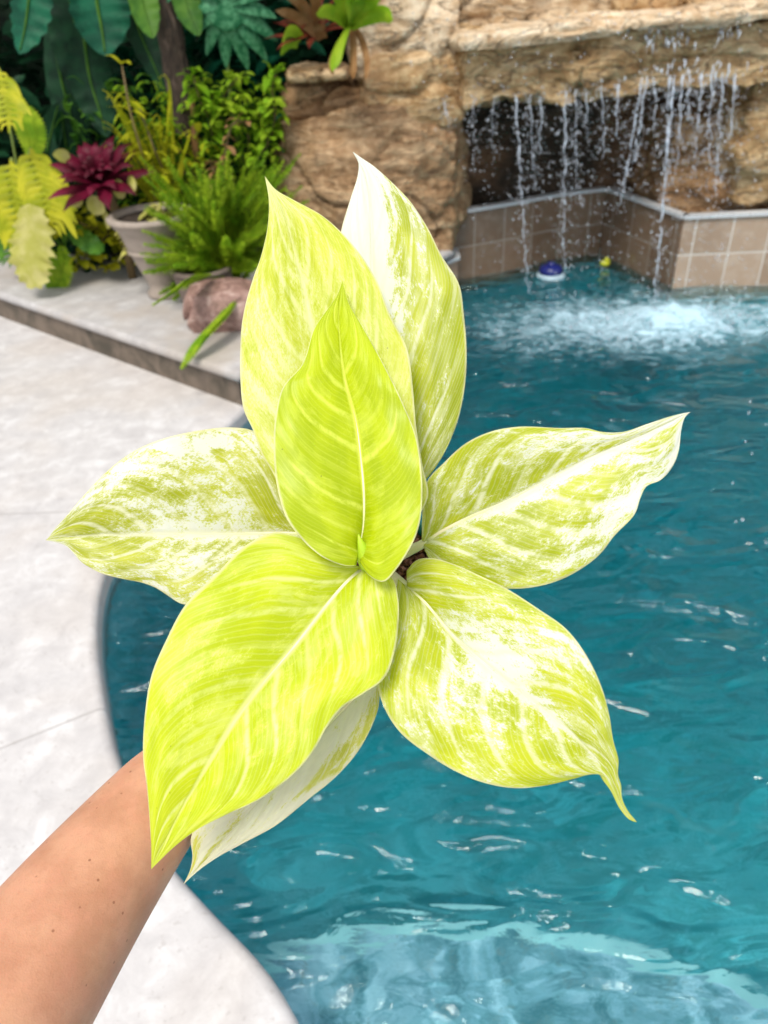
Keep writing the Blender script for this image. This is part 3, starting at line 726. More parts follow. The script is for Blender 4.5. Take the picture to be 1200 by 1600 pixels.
# pale urn
t = NT('urn_stone'); n = t.noise(t.geo(), 22, 6, .65); M_URN = t.fin(t.mix(n, (.20, .165, .135), (.40, .34, .29)), .7, t.bump(n, .4, .006))
c = P(272, 478, PLZ) + V(-.06, .16, 0)
e = empty('stone_urn', c, 'pale grey cast stone urn standing on the coping behind the fern', 'urn')
mb = MB(); mb.lathe(c, [(0, .001), (.085, .001), (.088, .02), (.07, .04), (.078, .07), (.10, .13), (.125, .20), (.142, .26), (.155, .30), (.175, .325), (.182, .345), (.178, .36), (.158, .36), (.15, .335), (0, .33)], 40); mb.build('bowl', M_URN, e)
mb = MB(); mb.lathe(c, [(.128, .20), (.136, .205), (.137, .215), (.131, .22)], 40); mb.lathe(c, [(.174, .335), (.19, .34), (.191, .352), (.18, .362)], 40); mb.build('moulding', M_URN, e)
mb = MB(); mb.lathe(c, [(.152, .339), (0, .345)], 24); mb.build('soil', M_SOIL, e)
# pink stone
t = NT('pink_stone'); g = t.geo(); n = t.noise(g, 16, 6, .7, .7)
MP = t.fin(t.ramp(n, [(.36, (.15, .085, .065)), (.52, (.30, .18, .15)), (.68, (.52, .40, .35))]), .6, t.bump(n, .6, .01))
c = P(345, 520, PLZ)
o = rock('pink_stone', (c.x - .13, c.y + .0, PLZ - .01), (c.x + .16, c.y + .22, PLZ + .155), 'rounded pinkish stone on the coping below the fern', MP, 21, .025, 26, .6, .008, cat='stone', fine=.004)

# yellow lobed plant at the left
def lobed(e, pts, wpx, Y, mat, lobes=9, lobed_=.62, dy=-.12, side=None):
    mb = MB(); wp = [PY(x, y, Y + dy * i / (len(pts) - 1)) for i, (x, y) in enumerate(pts)]
    mb.ribbon(catmull(wp, 80), wpx * Y / 1200 * 1.15, side=side or V(1, -.15, 0), nc=4, fold=.18, lobes=lobes, lobed=lobed_, rip=.10, ripf=30,
              wf=lambda t: max(.02, math.sin(math.pi * min(1, t * .88 + .10)) ** .55))
    return mb.build('leaf', mat, e)
e = empty('croton', V(PY(30, 400, 3.75).x, 3.95, PLZ), 'bright yellow plant with deeply lobed leaves at the left edge', 'plant')
def feather(e, pts, wpx, Y, mat, n=7):
    mb = MB(); wp = [PY(x, y, Y - .12 * i / (len(pts) - 1)) for i, (x, y) in enumerate(pts)]; w_ = wpx * Y / 1200
    line = catmull(wp, n * 2)
    mb.ribbon(line, w_ * .22, side=V(1, -.15, 0), nc=2, fold=.2, rip=.1, ripf=30)
    for i in range(1, n * 2 - 1):
        t_ = i / (n * 2); d = (line[i + 1] - line[i - 1]).normalized(); L = w_ * (.55 + .5 * math.sin(math.pi * min(1, t_ * 1.0 + .05))) * (1 if t_ < .75 else (1.05 - t_) * 3.4)
        for sg in (-1, 1):
            q = line[i]; s_ = V(sg, -.15, 0); e1_ = q + s_ * L * .6 + d * L * .15; L *= .8 + .4 * random.random(); e2_ = q + s_ * L * .9 + d * L * .75 + V(0, 0, -L * .1)
            mb.ribbon([q, q.lerp(e1_, .5), e1_, e2_], L * .14, side=d, nc=1, fold=.25)
    mb.build('leaf', mat, e)
feather(e, [(48, 232), (62, 275), (76, 320), (78, 372)], 36, 3.7, G_YEL)
feather(e, [(18, 248), (20, 290), (30, 340), (40, 400)], 36, 3.75, G_YEL)
feather(e, [(70, 255), (80, 300), (84, 340), (80, 392)], 24, 3.82, G_MID)
lobed(e, [(45, 318), (48, 360), (45, 400), (55, 449)], 34, 3.6, G_PALE, 9, .26)
feather(e, [(-4, 105), (4, 140), (12, 170), (14, 210)], 24, 3.7, G_YEL, 6)
lobed(e, [(100, 350), (125, 370), (148, 385), (158, 395)], 14, 3.7, G_MID, 5, .15)
feather(e, [(-5, 290), (8, 330), (20, 380), (15, 420)], 28, 3.9, G_MID)
lobed(e, [(110, 300), (95, 320), (90, 345), (84, 372)], 12, 3.8, G_YEL, 5, .25)
mb = MB()
for x, y in ((48, 232), (18, 248), (45, 318), (0, 110), (100, 350)):
    mb.tube(catmull([V(PY(30, 400, 3.75).x, 3.95, PLZ), PY(35, 300, 3.9), PY(x, y, 3.74)], 8), .006, 6)
mb.build('stem', M_SG, e)
e = empty('small_fern', V(PY(60, 250, 4.05).x, 4.1, PLZ), 'small olive fern fronds standing between the yellow plant and the strap leaves', 'fern')
mb = MB()
for pts in ([(50, 250), (42, 210), (32, 175), (22, 140)], [(45, 250), (55, 220), (52, 190), (42, 165)], [(95, 380), (100, 410), (92, 440), (78, 470)], [(80, 385), (78, 415), (86, 450), (82, 475)]):
    frond(mb, [PY(x, y, 3.98 if pts[0][1] < 300 else 3.66) for x, y in pts], .06, 18, .5, .1, side=Rv)
mb.build('fronds', G_FERN, e)
# burgundy bromeliad
def rosette(e, c, mat, n, L, w_, axis, rings=3, seed=1, name='leaves', curl=.5, mat2=None):
    rnd = random.Random(seed); mb = MB(); axis = axis.normalized(); o1 = axis.orthogonal().normalized(); o2 = axis.cross(o1)
    for r in range(rings):
        f = r / max(1, rings - 1)
        for k in range(n):
            a = 2 * math.pi * (k + .5 * r) / n + rnd.uniform(-.15, .15); el = rad(12 + 62 * f) + rnd.uniform(-.1, .1); l = L * (1 - .5 * f) * rnd.uniform(.85, 1.1)
            out = o1 * math.cos(a) + o2 * math.sin(a)
            d = out * math.cos(el) + axis * math.sin(el)
            p1 = c + d * l * .5; p2 = p1 + (d + out * curl * .4 ).normalized() * l * .32; p3 = p2 + (out * (1 + curl) + axis * (.1 - curl * .6)).normalized() * l * .25
            mb.ribbon([c + out * .01, p1, p2, p3], w_ * (1 - .25 * f), side=axis.cross(out).normalized(), nc=2, fold=-.35 if False else .25,
                      wf=lambda t: (.7 + .45 * math.sin(math.pi * t)) * (1 if t < .6 else max(.03, 1 - ((t - .6) / .4) ** 1.6)))
    return mb.build(name, mat, e)
c = PY(157, 282, 3.62); e = empty('bromeliad', V(c.x, 3.75, PLZ), 'burgundy red bromeliad rosette above the urn', 'bromeliad')
rosette(e, c, G_RED, 9, .23, .027, V(0, -.45, .85), 4, 3, 'rosette')
mb = MB(); mb.tube([c, V(c.x + .02, 3.72, .5), V(c.x, 3.75, PLZ)], [.03, .02, .02], 8); mb.build('stem', M_STEM, e)
mb = MB()
for (x, y, dx, dy, w_) in [(150, 325, 30, 10, 14), (118, 315, -24, 6, 12), (185, 300, 20, 18, 14), (95, 245, -26, -8, 9), (165, 345, 10, 26, 9), (205, 290, 12, 18, 10)]:
    mb.ribbon([PY(x - dx / 2, y - dy / 2, 3.60), PY(x, y - 3, 3.57), PY(x + dx / 2, y + dy / 2, 3.55)], w_ * 3.6 / 1200, side=V(.3, 0, 1), nc=2)
mb.build('old_leaves', G_PALE, e)
# bromeliads on the ledge rock
c = PY(548, 32, 3.86); e = empty('bromeliad', V(c.x, 3.9, .99), 'lime green bromeliad with arching strap leaves on top of the boulder', 'bromeliad')
def straps(e, L, mat, name='leaf', Y=3.8):
    for pts, w_ in L:
        mb = MB(); wp = [PY(x, y, Y - .06 * i) for i, (x, y) in enumerate(pts)]
        mb.ribbon(catmull(wp, 24), w_ * Y / 1200 * 1.1, side=V(.8, -.1, .6) if abs(pts[-1][0] - pts[0][0]) < abs(pts[-1][1] - pts[0][1]) else V(.25, -.3, 1), nc=2, fold=.3,
                  wf=lambda t: (.8 + .3 * math.sin(math.pi * t)) * (1 if t < .8 else max(.03, 1 - ((t - .8) / .2) ** 2)))
        mb.build(name, mat, e)
straps(e, [([(545, 40), (575, 26), (598, 22), (614, 32)], 8), ([(545, 40), (525, 22), (505, 16), (494, 22)], 7), ([(545, 38), (536, 50), (526, 75), (519, 112)], 9), ([(545, 38), (550, 15), (560, -10), (580, -22)], 10),
            ([(545, 38), (540, 10), (530, -15), (515, -30)], 10), ([(545, 38), (560, 12), (580, -2), (596, -8)], 8), ([(548, 40), (555, 22), (553, 0), (548, -30)], 11)], G_BROM)
straps(e, [([(550, 45), (551, 70), (551, 95), (552, 124)], 5), ([(556, 45), (566, 66), (572, 92), (572, 125)], 4), ([(540, 48), (520, 80), (515, 100), (522, 118)], 3)], G_DRY, 'dead_leaf', 3.84)
c = PY(490, 50, 3.95); e = empty('bromeliad', V(c.x, 3.95, .99), 'maroon and olive bromeliad behind the lime green one', 'bromeliad')
rosette(e, c, G_MAR, 8, .22, .016, V(-.1, -.3, .9), 3, 9, 'rosette')
straps(e, [([(500, 60), (478, 38), (455, 22), (430, 16)], 5), ([(500, 60), (480, 20), (465, 0), (440, -15)], 6), ([(505, 60), (495, 20), (490, -5), (480, -20)], 6)], G_DRY, 'leaf', 3.9)
straps(e, [([(470, 60), (458, 48), (446, 50), (440, 66)], 6), ([(465, 70), (452, 68), (440, 78), (438, 82)], 5)], G_BROM, 'lime_leaf', 3.9)

# viny small-leaved plants
def vine(name, stems, label, mat, Y, n=12, L=.05, seed=1, wd=.28, drp=.25):
    rnd = random.Random(seed); p0 = stems[0][0]
    e = empty(name, V(PY(*p0, Y).x, Y + .1, PLZ), label, 'plant'); st = MB(); lv = MB()
    for pts in stems:
        line = catmull([PY(x, y, Y + rnd.uniform(-.08, .08)) for x, y in pts], n * 2)
        st.tube(line, [.004] * (n * 2) + [.002], 5)
        for i in range(1, n * 2 + 1):
            for sg in (-1, 1):
                if rnd.random() < .2: continue
                d = V(sg * rnd.uniform(.4, 1), rnd.uniform(-.9, .2), rnd.uniform(-drp - .3, .5)).normalized(); l = L * rnd.uniform(.6, 1.2); p = line[i]
                lv.ribbon([p, p + d * l * .5 + V(0, 0, .006), p + d * l - V(0, 0, l * .15)], l * wd, nc=1, fold=.2)
    st.build('stem', M_STEM, e); lv.build('leaves', mat, e); return e
vine('reed_orchid', [[(250, 370), (240, 300), (222, 240), (205, 180), (190, 100)], [(262, 360), (262, 290), (240, 230), (215, 160)], [(268, 380), (265, 330), (250, 290), (238, 250)]],
     'yellow-green leaning canes with narrow leaves left of the trunk', G_YEL, 3.72, 10, .075, 2, .16, .1)
vine('creeper', [[(330, 260), (330, 200), (310, 150), (300, 110)], [(350, 250), (345, 180), (350, 150), (372, 120)], [(390, 250), (385, 200), (370, 180), (345, 165)], [(420, 230), (410, 190), (395, 170), (380, 175)], [(280, 300), (285, 250), (270, 220), (255, 190)]],
     'fine leafy yellow-green creeper climbing right of the trunk', G_BROM, 3.9, 11, .075, 3, .26)
vine('creeper', [[(425, 210), (430, 170), (425, 140), (432, 110)], [(400, 250), (420, 220), (428, 190), (420, 160)]],
     'small lime leaves climbing beside the rock edge', G_BROM, 3.86, 8, .06, 4, .4)
vine('croton', [[(225, 400), (215, 380), (200, 362)], [(240, 410), (220, 400), (205, 395)], [(262, 420), (290, 400), (300, 430)], [(262, 420), (262, 380), (255, 350), (262, 320)], [(240, 390), (232, 350), (245, 320)], [(285, 400), (282, 365), (278, 340)]],
     'small yellow and cream leaved plant growing in the urn', G_PALE, 3.5, 8, .06, 5, .34)
vine('ground_creeper', [[(175, 360), (150, 385), (130, 405), (115, 420)], [(185, 370), (190, 400), (165, 425)], [(110, 330), (130, 350), (170, 360)]],
     'low trailing yellow-green creeper on the coping left of the urn', G_YEL, 3.75, 7, .06, 6, .4)
vine('red_leaf_plant', [[(345, 300), (335, 270), (328, 250)], [(345, 300), (352, 240), (365, 190), (385, 190)]], 'small reddish leafed sprigs among the creeper', G_DRY, 3.8, 5, .05, 7, .3)
# arching reeds, and mixed fill between the bigger plants
e = empty('reed_grass', V(PY(262, 340, 3.8).x, 3.9, PLZ), 'long narrow yellow-green arching blades rising left of the trunk', 'grass plant'); mb = MB(); rnd = random.Random(12)
for k in range(26):
    x1, y1 = rnd.uniform(170, 300), rnd.uniform(110, 250)
    mb.ribbon(catmull([PY(262 + rnd.uniform(-12, 18), 350, 3.85), PY((x1 + 262) / 2 + rnd.uniform(-6, 10), (y1 + 330) / 2, 3.78), PY(x1, y1, 3.72), PY(x1 - rnd.uniform(8, 22), y1 + rnd.uniform(-8, 24), 3.66)], 16), .011, side=V(1, -.4, .2), nc=1, wf=lambda t: max(.05, 1 - t) ** .5)
mb.build('blades', G_YEL, e)
def fillers(name, label, mat, box, n, L, wd, seed, Y):
    rnd = random.Random(seed); lv = MB()
    for _ in range(n):
        x, y = rnd.uniform(box[0], box[2]), rnd.uniform(box[1], box[3]); p = PY(x, y, Y + rnd.uniform(-.12, .15)); a = rnd.uniform(-.4, 3.5)
        d = V(math.cos(a), rnd.uniform(-.8, 0), math.sin(a) * .8 - .2).normalized(); l = L * rnd.uniform(.6, 1.3)
        lv.ribbon([p, p + d * l * .5 + V(0, 0, .01), p + d * l - V(0, 0, l * .2)], l * wd, nc=1, fold=.2)
    o = lv.build(name, mat); tag(o, kind='stuff')
fillers('leafy_undergrowth', '', G_MID, (190, 190, 440, 360), 420, .075, .22, 21, 4.0)
fillers('leafy_undergrowth', '', G_YEL, (200, 200, 330, 380), 130, .06, .25, 22, 3.86)
fillers('leafy_undergrowth', '', G_DARK, (60, 250, 260, 430), 420, .09, .25, 23, 4.0)
fillers('leafy_undergrowth', '', G_BLUE, (180, -20, 470, 230), 260, .15, .28, 24, 4.35)
fillers('leafy_undergrowth', '', G_BROM, (290, 110, 440, 300), 120, .055, .35, 25, 3.95)
fillers('leafy_undergrowth', '', G_YEL, (80, 320, 200, 420), 70, .06, .28, 26, 3.78)
fillers('leafy_undergrowth', '', G_MID, (100, 120, 300, 300), 160, .08, .2, 27, 4.15)
fillers('leafy_undergrowth', '', G_FERN, (190, 130, 440, 330), 260, .055, .2, 28, 3.88)

# ------------------------------------------------------------------ the held plant
def m_bigleaf(name, seed, g1, g2, wh, vein, wlo, whi, trans=.42, nv=7.0):
    """g1, g2 greens, wh the cream, vein the pale vein colour; W is the painted variegation"""
    t = NT(name); s, tt, q, W = (t.attr(k) for k in ('ls', 'lt', 'lq', 'lw'))
    asb = t.math('ABSOLUTE', s)
    cb = t.n('CombineXYZ'); t.set(cb.inputs[0], t.math('MULTIPLY', q, 9.0)); t.set(cb.inputs[1], t.math('MULTIPLY', s, 2.0)); cb.inputs[2].default_value = seed
    c2 = t.n('CombineXYZ'); t.set(c2.inputs[0], t.math('MULTIPLY', tt, 5.0)); t.set(c2.inputs[1], t.math('MULTIPLY', s, 2.5)); c2.inputs[2].default_value = seed + 3
    c3 = t.n('CombineXYZ'); t.set(c3.inputs[0], t.math('MULTIPLY', q, 24)); t.set(c3.inputs[1], t.math('MULTIPLY', s, .8)); c3.inputs[2].default_value = seed * 2.1
    nb = t.noise(cb.outputs[0], 1.1, 9, .66, .9); nc = t.noise(c2.outputs[0], 3.6, 8, .72, .5); nd = t.noise(c2.outputs[0], .9, 3, .5)
    ns = t.noise(c2.outputs[0], 22, 5, .75)
    vw = t.math('ADD', t.math('MULTIPLY', q, nv), t.math('MULTIPLY', t.noise(c2.outputs[0], .8, 2), .45))
    vw = t.math('ADD', vw, t.math('MULTIPLY', t.sm(s, -.01, .01), .37))
    ridge = t.math('ABSOLUTE', t.math('SUBTRACT', t.math('FRACT', vw), .5))
    cv = t.n('CombineXYZ'); t.set(cv.inputs[0], t.math('FLOOR', vw)); t.set(cv.inputs[1], t.math('SIGN', s)); cv.inputs[2].default_value = seed
    rn = t.n('TexWhiteNoise'); t.set(rn.inputs[0], cv.outputs[0])
    veins = t.math('MULTIPLY', t.sm(ridge, .012, t.sm(asb, 1, 0, .09, .17), 1, 0), t.sm(rn.outputs[0], .1, .5, .25, 1))
    veins = t.math('MULTIPLY', veins, t.sm(asb, .96, .6, 0, 1))
    veins = t.math('MULTIPLY', veins, t.sm(nc, .36, .52, .25, 1))
    mid = t.math('MULTIPLY', t.sm(asb, .012, t.math('ADD', .05, t.math('MULTIPLY', W, .03)), 1, 0), t.sm(tt, .97, .55, .35, 1))
    fine = t.noise(t.map(c3.outputs[0], scale=(6, .5, 1)), 1.0, 3, .6)
    grn = t.mix(t.sm(nd, .35, .68), g1, g2)
    grn = t.mix(t.sm(fine, .45, .7, 0, .22), grn, tuple(x * .8 for x in g1))
    grn = t.mix(t.sm(nb, .50, .62, 0, .30), grn, vein)
    f = t.math('ADD', t.math('MULTIPLY', t.math('SUBTRACT', nb, .5), 1.15), t.math('MULTIPLY', t.math('SUBTRACT', nc, .5), 1.35)); f = t.math('ADD', f, t.math('MULTIPLY', t.math('SUBTRACT', ns, .5), 1.1))
    f = t.math('ADD', f, W)
    wf_ = t.sm(f, wlo, whi)
    grn = t.mix(t.sm(f, wlo - .16, wlo + .02, 0, .65), grn, tuple(x * .7 + y * .3 for x, y in zip(g2, wh)))
    fl_ = t.math('ABSOLUTE', t.math('SUBTRACT', t.math('FRACT', t.math('ADD', t.math('MULTIPLY', q, 44.0), t.math('MULTIPLY', nd, 2.0))), .5))
    grn = t.mix(t.sm(fl_, .02, .22, .17, 0), grn, vein)
    col = t.mix(wf_, grn, t.mix(t.sm(nc, .4, .6), wh, tuple(x * .93 for x in wh)))
    col = t.mix(t.math('MULTIPLY', veins, .82), col, vein)
    col = t.mix(t.math('MULTIPLY', mid, .85), col, vein)
    col = t.mix(t.sm(asb, .965, .995, 0, .8), col, (.90, .88, .55))
    spots = t.math('MULTIPLY', t.sm(t.voro(t.map(c2.outputs[0], scale=(1, .5, 1)), 3.2), .018, .042, 1, 0), t.sm(t.noise(c2.outputs[0], 1.1, 2), .46, .50))
    col = t.mix(t.math('MULTIPLY', spots, .85), col, (.14, .13, .02))
    gf = t.math('MULTIPLY', t.sm(ns, .62, .72), t.sm(wf_, .2, .8, .8, 0)); col = t.mix(gf, col, tuple(x * .55 for x in g1))
    hh = t.math('SUBTRACT', t.math('MULTIPLY', t.math('SUBTRACT', 1, t.sm(ridge, 0, .35)), -.55), t.math('MULTIPLY', fine, .12))
    hh = t.math('ADD', hh, t.math('MULTIPLY', nb, .18)); hh = t.math('SUBTRACT', hh, t.math('MULTIPLY', t.sm(asb, 0, .07, 1, 0), .8))
    nrm = t.bump(hh, .35, .0018)
    t.fin(col, .38, nrm, .4)
    tr = t.n('BsdfTranslucent'); t.set(tr.inputs[0], t.mix(.5, col, t.mix(wf_, (.72, .78, .02), (.85, .88, .5)))); t.set(tr.inputs[1], nrm)
    mx = t.n('MixShader'); mx.inputs[0].default_value = trans
    t.t.links.new(t.p.outputs[0], mx.inputs[1]); t.t.links.new(tr.outputs[0], mx.inputs[2]); t.t.links.new(mx.outputs[0], t.out.inputs[0])
    return t.m
def g2(s, t, s0, t0, a, b): return math.exp(-((s - s0) / a) ** 2 - ((t - t0) / b) ** 2)
CROWN = PD(590, 885, .535)
plant = empty('potted_plant', PD(590, 1040, .60), 'bright chartreuse plant with cream splashed leaves held up over the pool', 'houseplant')
NR, NC = 110, 26
def leaf(L, M, Rr, dm, eL, eR, W, mat, label=None, bulge=.0022, wave=.0015, wf_=4.0, pet=None, vc=.30, seed=0, tail=None):
    """L, M, R: left edge, midrib, right edge from base to tip; dm: depth along the midrib; eL, eR: how far the edges stand towards (+) the viewer"""
    Lc, Mc, Rc = (catmull([V(x, y, 0) for x, y in c], NR) for c in (L, M, Rr))
    def lin(a, t):
        if not hasattr(a, '__len__'): return a
        k = t * (len(a) - 1); i = min(int(k), len(a) - 2); return a[i] + (a[i + 1] - a[i]) * (k - i)
    dmc = catmull([V(i, d * 100, 0) for i, d in enumerate(dm)], 200)
    def dep(t):
        x = t * (len(dm) - 1)
        for p, q in zip(dmc, dmc[1:]):
            if q.x >= x: return (p.y + (q.y - p.y) * ((x - p.x) / max(q.x - p.x, 1e-6))) / 100
        return dm[-1]
    vs, fs, at = [], [], []
    for i in range(NR + 1):
        t = i / NR; d0 = dep(t); wl = (Lc[i] - Mc[i]).length; wr = (Rc[i] - Mc[i]).length
        for k in range(-NC, NC + 1):
            u = k / NC; e_, wpx, ed = (Lc[i], wl, lin(eL, t)) if u < 0 else (Rc[i], wr, lin(eR, t))
            p = Mc[i].lerp(e_, abs(u)); wm = wpx / 1200 * .47
            ww = min(1, wpx / 90)
            dd = d0 - ed * (abs(u) ** 1.3) * ww - bulge * math.sin(math.pi * abs(u)) * ww * 2
            dd -= wave * ww * math.sin(t * wf_ * 2 * math.pi + seed + (2 if u > 0 else 0)) * u * u
            q = t - vc * abs(u) - .10 * abs(u) ** 3
            dd += .00045 * ww * math.sin(q * 46 + seed) * math.sin(math.pi * min(1, abs(u) * 1.05)) * (.4 + noise.noise(V(q * 9, seed, u)))
            dd += .0022 * ww * noise.noise(V(t * 4.2, u * 2.1, seed * 3.3)) * abs(u)
            vs.append(PD(p.x, p.y, dd)); at.append((u, t, q, W(u, t)))
    m = 2 * NC + 1
    for i in range(NR):
        for k in range(m - 1): fs.append((i * m + k, i * m + k + 1, (i + 1) * m + k + 1, (i + 1) * m + k))
    o = mesh_obj('leaf', vs, fs, mat, plant)
    for j, nm in enumerate(('ls', 'lt', 'lq', 'lw')):
        a_ = o.data.attributes.new(nm, 'FLOAT', 'POINT'); a_.data.foreach_set('value', [x[j] for x in at])
    sm_ = o.modifiers.new('thick', 'SOLIDIFY'); sm_.thickness = .0007; sm_.offset = 0
    if label: o['label'] = label
    # petiole from the crown to the leaf base
    b0 = PD(Mc[0].x, Mc[0].y, dep(0) + .002); b1 = PD(Mc[2].x, Mc[2].y, dep(.02) + .0022)
    c0 = CROWN + (b0 - CROWN) * .05; c0 = c0 + Fv * .0
    pts = [c0] + ([pet] if pet is not None else [c0.lerp(b0, .5) + Fv * .006]) + [b0, b1]
    mb = MB(); mb.tube(catmull(pts, 16), [.0050 - .0022 * i / 16 for i in range(17)], 10); mb.build('petiole', M_PET, plant)
    # raised midrib under the blade
    r = MB(); r.tube([PD(Mc[i].x, Mc[i].y, dep(i / NR) + .0012) for i in range(2, NR - 6, 3)], [.0022 * (1 - i / NR) + .0004 for i in range(2, NR - 6, 3)], 8); r.build('midrib', M_PET, o)
    return o
t = NT('petiole'); M_PET = t.fin(t.mix(t.sm(t.noise(t.geo(), 60, 4), .4, .62), (.62, .66, .30), (.72, .66, .42)), .4, None, .4)
GA, GB = (.40, .56, .008), (.60, .74, .018)
WH = (.84, .86, .62); VN = (.80, .88, .16)
MC_ = m_bigleaf('leaf_centre', 1.0, (.42, .54, .003), (.55, .66, .005), (.70, .78, .08), (.76, .84, .12), .52, .85, .36, 9.0)
MT1 = m_bigleaf('leaf_upper', 2.0, (.54, .62, .025), (.68, .72, .07), (.84, .87, .42), (.86, .88, .46), .40, .72)
MT2 = m_bigleaf('leaf_back', 3.0, (.39, .46, .008), (.58, .63, .025), (.87, .89, .84), (.88, .89, .74), .44, .56)
MUL = m_bigleaf('leaf_left', 4.0, (.41, .46, .008), (.60, .63, .03), (.87, .89, .84), (.88, .88, .70), .42, .60)
MBL = m_bigleaf('leaf_front', 5.0, (.53, .64, .004), (.66, .75, .012), (.82, .87, .24), (.86, .90, .36), .48, .72, .40, 8.0)
MLR = m_bigleaf('leaf_right', 6.0, (.47, .55, .006), (.64, .69, .02), (.87, .89, .84), (.88, .89, .68), .42, .60)
MR_ = m_bigleaf('leaf_far_right', 7.0, (.42, .49, .008), (.60, .65, .025), (.87, .89, .84), (.88, .89, .70), .42, .60)
MU_ = m_bigleaf('leaf_under', 8.0, (.56, .58, .03), (.68, .68, .10), (.86, .85, .68), (.86, .86, .66), .42, .56)
# centre leaf
leaf([(556, 884), (540, 884), (505, 871), (472, 843), (447, 808), (433, 760), (428, 705), (430, 655), (442, 606), (472, 570), (491, 514), (513, 482), (527, 462), (535, 440)],
     [(562, 856), (568, 820), (569, 776), (564, 716), (556, 657), (538, 587), (530, 517), (530, 475), (535, 440)],
     [(563, 880), (577, 899), (599, 909), (618, 891), (646, 846), (656, 815), (660, 770), (658, 730), (650, 682), (629, 629), (601, 573), (566, 510), (545, 474), (535, 440)],
     [.452, .446, .448, .456, .462, .468], .014, .016, lambda s, t: .18 + .12 * g2(s, t, 0, .6, .3, .5), MC_, 'upright central leaf, plain yellow-green, topmost', seed=1, vc=.26)
# upper left leaf behind it
leaf([(560, 870), (510, 850), (460, 800), (426, 738), (409, 710), (395, 671), (381, 640), (376, 598), (377, 517), (383, 479), (395, 437), (409, 398), (419, 350), (420, 311), (414, 276)],
     [(583, 868), (548, 770), (518, 640), (488, 515), (475, 447), (461, 395), (444, 335), (430, 304), (414, 276)],
     [(600, 868), (630, 842), (657, 802), (669, 773), (660, 727), (650, 664), (645, 605), (636, 545), (608, 489), (591, 444), (566, 402), (533, 363), (503, 337), (461, 314), (430, 296), (414, 276)],
     [.478, .476, .480, .488, .498, .505], .010, .012, lambda s, t: .36 + .16 * g2(s, t, -.6, .45, .5, .35) + .4 * max(0, t - .84) / .16 + .2 * g2(s, t, 0, .6, .16, .3), MT1, 'pale yellow-green leaf at the upper left pointing up', seed=2)
# back leaf, cream half
leaf([(640, 748), (600, 700), (560, 600), (535, 500), (526, 420), (533, 362), (549, 307), (559, 275), (560, 253), (552, 238)],
     [(648, 772), (634, 700), (612, 600), (590, 500), (581, 419), (580, 360), (577, 307), (568, 268), (552, 238)],
     [(652, 778), (664, 752), (675, 738), (693, 710), (714, 661), (726, 605), (729, 552), (724, 486), (717, 444), (689, 398), (668, 356), (640, 314), (612, 285), (584, 260), (566, 248), (552, 238)],
     [.512, .508, .510, .516, .524, .53], .008, .010,
     lambda s, t: (1.3 if s < .05 and t > .15 else (.25 + .75 * math.exp(-(s / .34) ** 2) * min(1, max(0, (t - .42) * 5)) + .45 * max(0, t - .70) / .30 + .35 * max(0, t - .88) / .12)), MT2, 'half cream half speckled green leaf at the top', seed=3, vc=.38)
# left leaf
leaf([(485, 830), (462, 765), (430, 700), (395, 673), (360, 668), (315, 672), (260, 684), (215, 702), (170, 734), (135, 770), (100, 811), (84, 829), (78, 838), (72, 844)],
     [(500, 836), (450, 833), (340, 835), (235, 836), (150, 836), (98, 840), (72, 844)],
     [(492, 845), (460, 872), (400, 912), (340, 940), (300, 945), (283, 943), (262, 930), (245, 919), (225, 911), (190, 904), (160, 896), (130, 880), (104, 853), (88, 847), (72, 844)],
     [.506, .505, .500, .494, .488, .484], .006, .004,
     lambda s, t: .43 + .25 * g2(s, t, -.9, .65, .22, .35) + .16 * g2(s, t, -.2, .45, .2, .22) + .20 * g2(s, t, 0, .4, .10, .5) - .26 * g2(s, t, -.35, .88, .6, .12) - .22 * g2(s, t, -.6, .20, .5, .14) + .15 * g2(s, t, .6, .35, .5, .15) - .12 * g2(s, t, .5, .75, .5, .15), MUL, 'cream and green leaf pointing left over the deck', seed=4, wave=.003, wf_=3)
# front lower left leaf
leaf([(552, 884), (500, 852), (458, 836), (427, 832), (380, 855), (340, 895), (290, 945), (260, 1000), (237, 1055), (227, 1115), (224, 1180), (230, 1230), (235, 1290), (237, 1330), (237, 1357)],
     [(570, 886), (540, 911), (460, 1010), (380, 1107), (325, 1195), (275, 1282), (250, 1330), (237, 1357)],
     [(590, 895), (614, 905), (622, 935), (623, 962), (617, 1015), (600, 1060), (567, 1084), (535, 1105), (510, 1137), (490, 1173), (460, 1208), (410, 1246), (360, 1270), (310, 1295), (272, 1323), (250, 1344), (237, 1357)],
     [.464, .454, .440, .430, .424, .420], .005, .007, lambda s, t: .26 + .14 * g2(s, t, -.6, .5, .35, .18) + .14 * g2(s, t, .6, .42, .3, .2), MBL, 'large plain chartreuse leaf in front at the lower left', seed=5)
